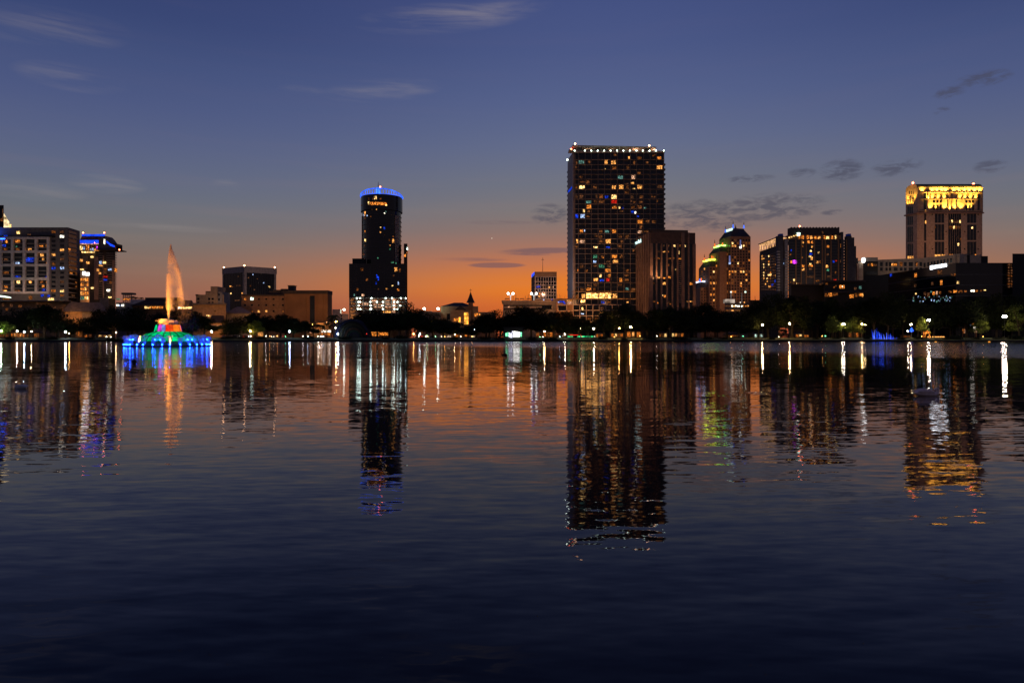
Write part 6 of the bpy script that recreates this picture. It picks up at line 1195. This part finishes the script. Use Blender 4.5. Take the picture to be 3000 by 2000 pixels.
# boat landing with green and red light strings
p = V2(1694, 362); g = 1.0; th = thing('boat_landing', 'low landing shelter strung with green lights below and red lights above', 'boat landing', (p.x, p.y, g))
mb = MB(); mb.box(p.x - 9, p.x + 9, p.y - 4, p.y + 6, .45, .75); child(mb, 'deck', METAL, th)
mb = MB()
for i in range(10): mb.box(p.x - 8.6 + i * 1.9, p.x - 8.45 + i * 1.9, p.y - 3.8, p.y - 3.65, -.6, 3.6)
child(mb, 'posts', METAL, th); mb = MB(); mb.box(p.x - 9, p.x + 9, p.y - 4.2, p.y + 2, 4.3, 4.45); child(mb, 'shelter_roof', ROOF, th)
f = Face(Vector((p.x - 20, p.y - 4.3)), Vector((p.x + 20, p.y - 4.3))); GS = EMIT('green_string_light', (.02, 1, .32), 1.8, .5, 1.2); RS = EMIT('red_string_light', (1, .04, .015), 1.6, .5, 1.2)
for x0, x1 in ((1663, 1671.5), (1674, 1677.5), (1692, 1700), (1704, 1713), (1714, 1729), (1732, 1737)): mb = MB(); h_ = .35 if x0 == 1714 else 1.0; f.pbox(mb, x0, x1, 985.5 - h_, 985.5 + h_, .1, .1); child(mb, 'green_lights', GS, th)
for x0, x1 in ((1669, 1682), (1683, 1687), (1689, 1694), (1700, 1701.5)): mb = MB(); f.pbox(mb, x0, x1, 980.2, 981.8, .1, .1); child(mb, 'red_lights', RS, th)
mb = MB(); f.pbox(mb, 1648, 1649.5, 983, 984.5, .1, .1); child(mb, 'marker_light', W['W'], th)

# ------------------------------------------------------------------ bandshell
p = V2(1031, 374); g = land(p.x, p.y); th = thing('bandshell', 'dark half dome bandshell with faint coloured arches beside the round tower', 'bandshell', (p.x, p.y, g))
RB = [MAT(f'{n}_arch', c, .7) for n, c in (('blue', (0.0110, 0.0132, 0.0484)), ('dark', (0.0044, 0.0044, 0.0044)), ('olive', (0.0220, 0.0187, 0.0066)), ('dark_inner', (0.0044, 0.0044, 0.0044)), ('rust', (0.0440, 0.0154, 0.0066)), ('green', (0.0066, 0.0198, 0.0132)), ('violet', (0.0110, 0.0088, 0.0264)))]
rad = 9.6
for i, m_ in enumerate(RB):
    r0 = rad - i * 1.05; mb = MB(); n = 28; y0 = p.y + i * .9
    for k in range(n):
        a, b = math.pi * k / n, math.pi * (k + 1) / n
        def q(r, t, y): return (p.x + r * math.cos(t), y, g - .4 + r * 1.12 * math.sin(t))
        mb.quad(q(r0, a, y0), q(r0, b, y0), q(r0 - 1.05, b, y0 + .1), q(r0 - 1.05, a, y0 + .1)); mb.quad(q(r0 + .05, a, y0), q(r0 + .05, b, y0), q(r0 + .05, b, y0 + 7 - i * .8), q(r0 + .05, a, y0 + 7 - i * .8)); mb.quad(q(r0 - 1.05, a, y0 + .1), q(r0 - 1.05, b, y0 + .1), q(r0 - 1.05, b, y0 + .95), q(r0 - 1.05, a, y0 + .95))
    child(mb, 'arch', m_, th)
mb = MB(); mb.box(p.x - 4, p.x + 4, p.y + 6.0, p.y + 6.3, g - .5, g + 5); child(mb, 'back_wall', DARK, th); mb = MB(); mb.box(p.x - 9.5, p.x + 9.5, p.y - 4, p.y + 6, g - .8, g + .35); child(mb, 'stage', DARK, th)
mb = MB(); mb.ball((p.x + 8.2, p.y - .6, g + 2.2), .28, 8); child(mb, 'red_lamp', EMIT('dim_red_lamp', (1, .05, .03), 1.2), th)

# ------------------------------------------------------------------ blue fairy lights in the water at right
p = V2(2598, 357); th = thing('blue_light_fountain', 'low bed of jagged plants wrapped in blue fairy lights standing in the water', 'light display', (p.x, p.y, 0))
rr = random.Random(9); BF = EMIT('blue_fairy_light', (.01, .06, 1), 1.3, .8, 1.5); BF2 = EMIT('pale_blue_fairy_light', (.16, .26, 1), 1.6)
mb = MB(); mb.lathe((p.x, p.y, -.3), [(7.0, 0), (7.0, .5), (6.4, .62), (.1, .7)], 28); child(mb, 'bed', DARK, th)
top = [(2556, 958), (2562, 957), (2570, 966), (2578, 968), (2586, 975), (2596, 976), (2601, 968), (2610, 978), (2620, 984), (2632, 988), (2638, 996)]
def tp(px):
    for (a, y0), (b, y1) in zip(top, top[1:]):
        if a <= px <= b: return y0 + (y1 - y0) * (px - a) / (b - a)
    return 992
for i in range(46):
    px = rr.uniform(2558, 2637); a = P3(px, 1001, 357 + rr.uniform(-3, 3)); y1 = tp(px) + rr.random() ** 1.4 * 18; b = P3(px + rr.uniform(-5, 5), y1, 357 + rr.uniform(-3, 3)); mb = MB()
    mb.tube([a, a.lerp(b, .5) + Vector((rr.uniform(-.3, .3), 0, 0)), b], [.13, .10, .03], 5); child(mb, 'lit_stem', BF2 if rr.random() < .22 else BF, th)
mb = MB(); mb.tube([(p.x + 6.9 * math.cos(a), p.y + 6.9 * math.sin(a), .45) for a in [2 * math.pi * i / 40 for i in range(41)]], .12, 5, False); child(mb, 'rim_lights', BF, th)
lamp_light('POINT', 'fairy_glow', (p.x - 3, p.y - .5, 3), (.03, .10, 1), 150, th, 1.2)
# small blue lantern on a post
p = V2(2670.5, 368); g = land(p.x, p.y); th = thing('blue_lantern', 'small blue glowing lantern tree on a dark post left of the twin globe lamp', 'lantern', (p.x, p.y, g)); mb = MB(); mb.tube([(p.x, p.y, g - .3), (p.x, p.y, g + 3)], .18, 7); child(mb, 'post', METAL, th)
mb = MB(); c = P3(2670.5, 966, 368); mb.lathe(c, [(.05, -1.2), (.9, -.9), (1.0, -.2), (.5, .6), (.05, 1.4)], 9); child(mb, 'blue_light', EMIT('blue_lantern_glass', (.03, .13, 1), 1.6, .7, 1.3), th)
# waterside pagoda with lantern row; posts and roof glow in place of lamplight
p = V2(2716, 366); g = land(p.x, p.y); th = thing('pagoda', 'small orange glowing waterside gate with a row of lanterns beside it', 'gate', (p.x, p.y, g)); f = Face(Vector((p.x - 30, p.y)), Vector((p.x + 30, p.y)))
for x0 in (2706, 2710.5, 2722.5): mb = MB(); f.pbox(mb, x0, x0 + 1.4, 971, 992, .3, .3); child(mb, 'post', W['o'], th)
mb = MB(); q = f.pt(f.u(2716)); mb.prism([(q.x - 1.0, q.y - .8), (q.x + 1.0, q.y - .8), (q.x + 1.0, q.y + .8), (q.x - 1.0, q.y + .8)], ZZ(977, 366), ZZ(967, 366), [(q.x - .15, q.y - .1), (q.x + .15, q.y - .1), (q.x + .15, q.y + .1), (q.x - .15, q.y + .1)]); child(mb, 'roof', W['o'], th)
mb = MB(); f.pbox(mb, 2705, 2768, 990.5, 994, 1.5, 3); child(mb, 'deck', METAL, th)
for px in (2719, 2726, 2733, 2740, 2745, 2750, 2755, 2760, 2765): mb = MB(); c = P3(px, 986.5, 365); mb.ball(c, .27, 8); child(mb, 'lantern', EMIT('lantern_paper', (1, .42, .10), 2.4) if 'lantern_paper' not in bpy.data.materials else bpy.data.materials['lantern_paper'], th)
# lit sign strip under the twin lamp, and lit arch stand
p = V2(2727, 380); g = land(p.x, p.y); th = thing('lit_canopy', 'narrow canopy with a row of warm bulbs just below the lower twin globe lamp', 'canopy', (p.x, p.y, g)); f = Face(Vector((p.x - 30, p.y)), Vector((p.x + 30, p.y)))
mb = MB(); f.pbox(mb, 2717, 2737.5, 949.5, 950.5, 1.0, 3); child(mb, 'roof', METAL, th)
for x in (2718, 2736): mb = MB(); f.pbox(mb, x, x + .6, 950.5, 992, .5, -.3); child(mb, 'post', METAL, th)
for px in (2720, 2724, 2728, 2732, 2736): mb = MB(); mb.ball(P3(px, 947.5, 379.5), .26, 8); child(mb, 'bulb', bpy.data.materials['lantern_paper'], th)
p = V2(2842, 384); g = land(p.x, p.y); th = thing('lit_arch', 'curved arch stand edged with bulbs and a white lit panel at its right foot', 'arch', (p.x, p.y, g)); mb = MB(); pts = []
for i in range(15): t = math.pi * (1 - i / 14); pts.append(P3(2840 + 20 * math.cos(t), 987 - 43 * math.sin(t), 384))
mb.tube(pts, .22, 6); child(mb, 'arch_rib', MAT('rust_arch', (.25, .10, .05)), th)
for px, py in ((2826, 944), (2833, 944), (2841, 943.5), (2820, 950)): mb = MB(); mb.ball(P3(px, py, 383.4), .28, 8); child(mb, 'bulb', bpy.data.materials['lantern_paper'], th)
f = Face(V2(2700, 384.0), V2(2900, 384.0))
for x0, x1, y0, y1, c in ((2825, 2833, 947, 954, 'o'), (2846, 2852, 945, 953, 'o'), (2842, 2844.5, 950, 954, 'c'), (2853, 2858, 957, 968, 'W'), (2855, 2862, 967, 974, 'p'), (2820, 2826, 963, 976, 'd'), (2825, 2830, 966, 975, 'p'), (2791, 2800, 949, 954, 'b'), (2802, 2812, 949, 954, 'd')):
    mb = MB(); f.pbox(mb, x0, x1, y0, y1, .1, .1); child(mb, 'lit_panel', W[c], th)
for x in (2792, 2811, 2821, 2857): mb = MB(); f.pbox(mb, x, x + .7, 954, 993, -.2, .5); child(mb, 'post', METAL, th)
for x, lab in ((2741.5, 'small round orange float light on the water below the lanterns'), (2898, 'small round orange float light on the water left of the tall twin lamp')):
    c = P3(x, 1003.2, 300); o = thing('float_light', lab, 'float light', (c.x, c.y, 0)); mb = MB(); mb.lathe((c.x, c.y, 0), [(.1, -.1), (.5, -.02), (.55, .12), (.05, .16)], 14); mb.build('float', METAL, o); mb = MB(); mb.lathe((c.x, c.y, .13), [(.42, 0), (.40, .22), (.05, .3)], 12); mb.build('lens', EMIT('float_light_lens', (1, .40, .04), 1.6) if 'float_light_lens' not in bpy.data.materials else bpy.data.materials['float_light_lens'], o)

# ------------------------------------------------------------------ birds on the water
def loft(mb, secs, k=12):
    """secs: (x, z, half width, half height) along a bird's length; one continuous skin"""
    n0 = len(mb.v)
    for i, (x, z, a, b) in enumerate(secs):
        x0, z0 = secs[max(0, i - 1)][:2]; x1, z1 = secs[min(len(secs) - 1, i + 1)][:2]; d = Vector((x1 - x0, 0, z1 - z0)).normalized(); up_ = Vector((-d.z, 0, d.x))
        for j in range(k): t = 2 * math.pi * j / k; q = Vector((x, 0, z)) + Vector((0, 1, 0)) * a * math.cos(t) + up_ * b * math.sin(t); mb.v.append(tuple(q))
    for i in range(len(secs) - 1):
        for j in range(k): a = n0 + i * k + j; b = n0 + i * k + (j + 1) % k; mb.f.append((a, b, b + k, a + k))
    mb.f.append(tuple(n0 + j for j in reversed(range(k)))); e = n0 + (len(secs) - 1) * k; mb.f.append(tuple(e + j for j in range(k)))
def bird(name, label, cat, px, py, secs, mat, scale=1, rz=0, beak=None, wing=True):
    D = EYE * FOC / (py - HOR); p = V2(px, D); o = thing(name, label, cat, (p.x, p.y, 0))
    base = o.location.copy(); o.location = (0, 0, 0); mb = MB(); loft(mb, secs); b = mb.build('body', mat, o, True); sb = b.modifiers.new('smooth', 'SUBSURF'); sb.levels = sb.render_levels = 1
    if wing:
        for s_ in (-1, 1): mb = MB(); loft(mb, [(-.40, .16, .01, .02), (-.2, .17, .05, .08), (.0, .16, .06, .09), (.18, .13, .02, .04)]); mb.v = [(x, y + s_ * .15, z) for x, y, z in mb.v]; mb.build('wing', mat, o, True)
    if beak: mb = MB(); loft(mb, beak, 8); mb.build('beak', MAT('swan_beak', (.35, .10, .02), .5) if 'swan_beak' not in bpy.data.materials else bpy.data.materials['swan_beak'], o)
    o.location = base; o.scale = (scale,) * 3; o.rotation_euler = (0, 0, math.radians(rz)); return o
SWANW = MAT('swan_feathers', (.80, .62, .54), .9, .1, .15, 6); SWANG = MAT('grey_swan_feathers', (.55, .56, .58), .9, .1, .2, 6); SWANB = MAT('black_feathers', (.016, .015, .018), .8, .2, .2, 6)
BODY = [(-.46, .12, .01, .01), (-.40, .11, .09, .06), (-.28, .09, .17, .11), (-.10, .08, .21, .14), (.10, .07, .20, .13), (.24, .06, .14, .11), (.32, .07, .085, .085)]
bird('swan', 'pale brown swan with lowered curved neck floating in the golden reflections', 'swan', 2716, 1159, BODY + [(.38, .13, .055, .055), (.405, .20, .042, .042), (.39, .25, .037, .037), (.35, .262, .036, .036), (.315, .24, .036, .04), (.295, .20, .034, .036), (.285, .17, .022, .024)], SWANW, .92, 0, [(.285, .172, .02, .022), (.275, .13, .015, .012), (.268, .10, .008, .005)])
bird('swan', 'grey sleeping swan with tucked neck floating below the white grid apartment block', 'swan', 60, 1138, BODY + [(.34, .12, .055, .055), (.31, .185, .045, .045), (.22, .21, .04, .038), (.12, .212, .04, .04), (.05, .205, .03, .03)], SWANG, .62, 172)
bird('swan', 'black swan with upright neck on the orange water under the parking garage', 'swan', 1477, 1041, BODY + [(.37, .16, .05, .05), (.385, .27, .04, .04), (.39, .38, .035, .035), (.42, .46, .035, .035), (.48, .475, .042, .04), (.53, .45, .034, .034), (.56, .42, .018, .02)], SWANB, .80, 180, [(.56, .42, .016, .018), (.62, .385, .012, .01), (.65, .365, .005, .004)])
DB = [(-.22, .10, .01, .01), (-.16, .07, .06, .05), (-.02, .05, .10, .08), (.12, .06, .08, .08), (.17, .12, .045, .05), (.18, .19, .045, .045), (.215, .205, .04, .04), (.26, .19, .015, .01), (.29, .185, .01, .006)]
for px, py, s_, rz, lb in ((1643, 1019, 1.3, 10, 'small dark duck floating below the mast office block'), (2045, 1021, 1.2, 170, 'small dark duck floating below the stepped spire tower'), (2841, 1019, 1.5, 160, 'dark duck floating alone left of the duck pair'), (2904, 1015, 1.3, 90, 'dark duck, left one of the pair near the tall twin lamp'), (2913, 1016, 1.5, 20, 'dark duck, right one of the pair near the tall twin lamp'), (2392, 1026, 1.2, 0, 'small dark duck floating below the wide condominium')):
    bird('duck', lb, 'duck', px, py, DB, SWANB, s_, rz, None, False)
D = EYE * FOC / (1064.5 - HOR); p = V2(393, D); o = thing('buoy', 'round dark float on the water in front of the fountain', 'buoy', (p.x, p.y, 0)); mb = MB(); mb.ball((p.x, p.y, .14), .17, 14); mb.build('float', BLACK, o, True); mb = MB(); mb.tube([(p.x, p.y, .3), (p.x, p.y, .36)], .035, 8); mb.build('ring', METAL, o)

# ------------------------------------------------------------------ added unseen spots without fixtures, imitating city glow on the building fronts
for nm, px, D, z, pw, tpx, tD, tz_, col in (('apartment_block', -20, 441, 27, 6500, 0, 470, 50, (1, .60, .40)), ('apartment_block', 85, 441, 27, 6500, 90, 470, 52, (1, .60, .40)), ('apartment_block', 180, 441, 27, 5000, 185, 470, 52, (1, .66, .48)), ('condominium_tower', 300, 492, 34, 7000, 296, 520, 50, (1, .52, .3)),
        ('glass_office', 655, 530, 34, 9000, 690, 568, 58, (1, .62, .45)), ('glass_office', 790, 530, 40, 9000, 760, 568, 58, (1, .62, .45)), ('tan_block', 615, 500, 26, 3500, 615, 520, 32, (1, .55, .3)), ('residential_tower', 1710, 424, 27, 7000, 1730, 456, 72, (1, .46, .2)), ('residential_tower', 1810, 424, 27, 7000, 1820, 456, 78, (1, .46, .2)), ('residential_tower', 1930, 424, 40, 4500, 1920, 456, 85, (1, .46, .2)),
        ('residential_tower', 1600, 440, 30, 9000, 1671, 466, 75, (.8, .75, .8)), ('grid_office', 1600, 522, 38, 14000, 1600, 545, 48, (1, .55, .36)), ('stepped_tower', 2080, 690, 40, 34000, 2085, 750, 70, (1, .48, .24)), ('stepped_tower', 2180, 690, 40, 42000, 2165, 750, 85, (1, .48, .24)), ('wide_condominium', 2340, 488, 42, 5000, 2350, 520, 60, (1, .62, .42)), ('wide_condominium', 2440, 488, 42, 5000, 2430, 520, 60, (1, .62, .42)),
        ('golden_tower', 2690, 552, 72, 8000, 2700, 588, 95, (1, .40, .16)), ('golden_tower', 2790, 552, 72, 8000, 2785, 588, 95, (1, .40, .16)), ('golden_tower', 2860, 552, 72, 6500, 2855, 588, 95, (1, .46, .2)), ('cream_block', 2630, 520, 46, 4000, 2630, 555, 60, (1, .72, .45)), ('cream_block', 2740, 500, 52, 3500, 2750, 530, 62, (1, .72, .45)), ('finned_block', 2530, 515, 40, 3500, 2530, 545, 56, (1, .6, .42)), ('bank_office', 1960, 405, 32, 2500, 1965, 431, 55, (1, .5, .3))):
    q = V2(px, D); t = V2(tpx, tD); lamp_light('SPOT', 'added_glow_spot', (q.x, q.y, z), col, pw, bpy.data.objects[nm], .8, (t.x, t.y, tz_), 140, .7)
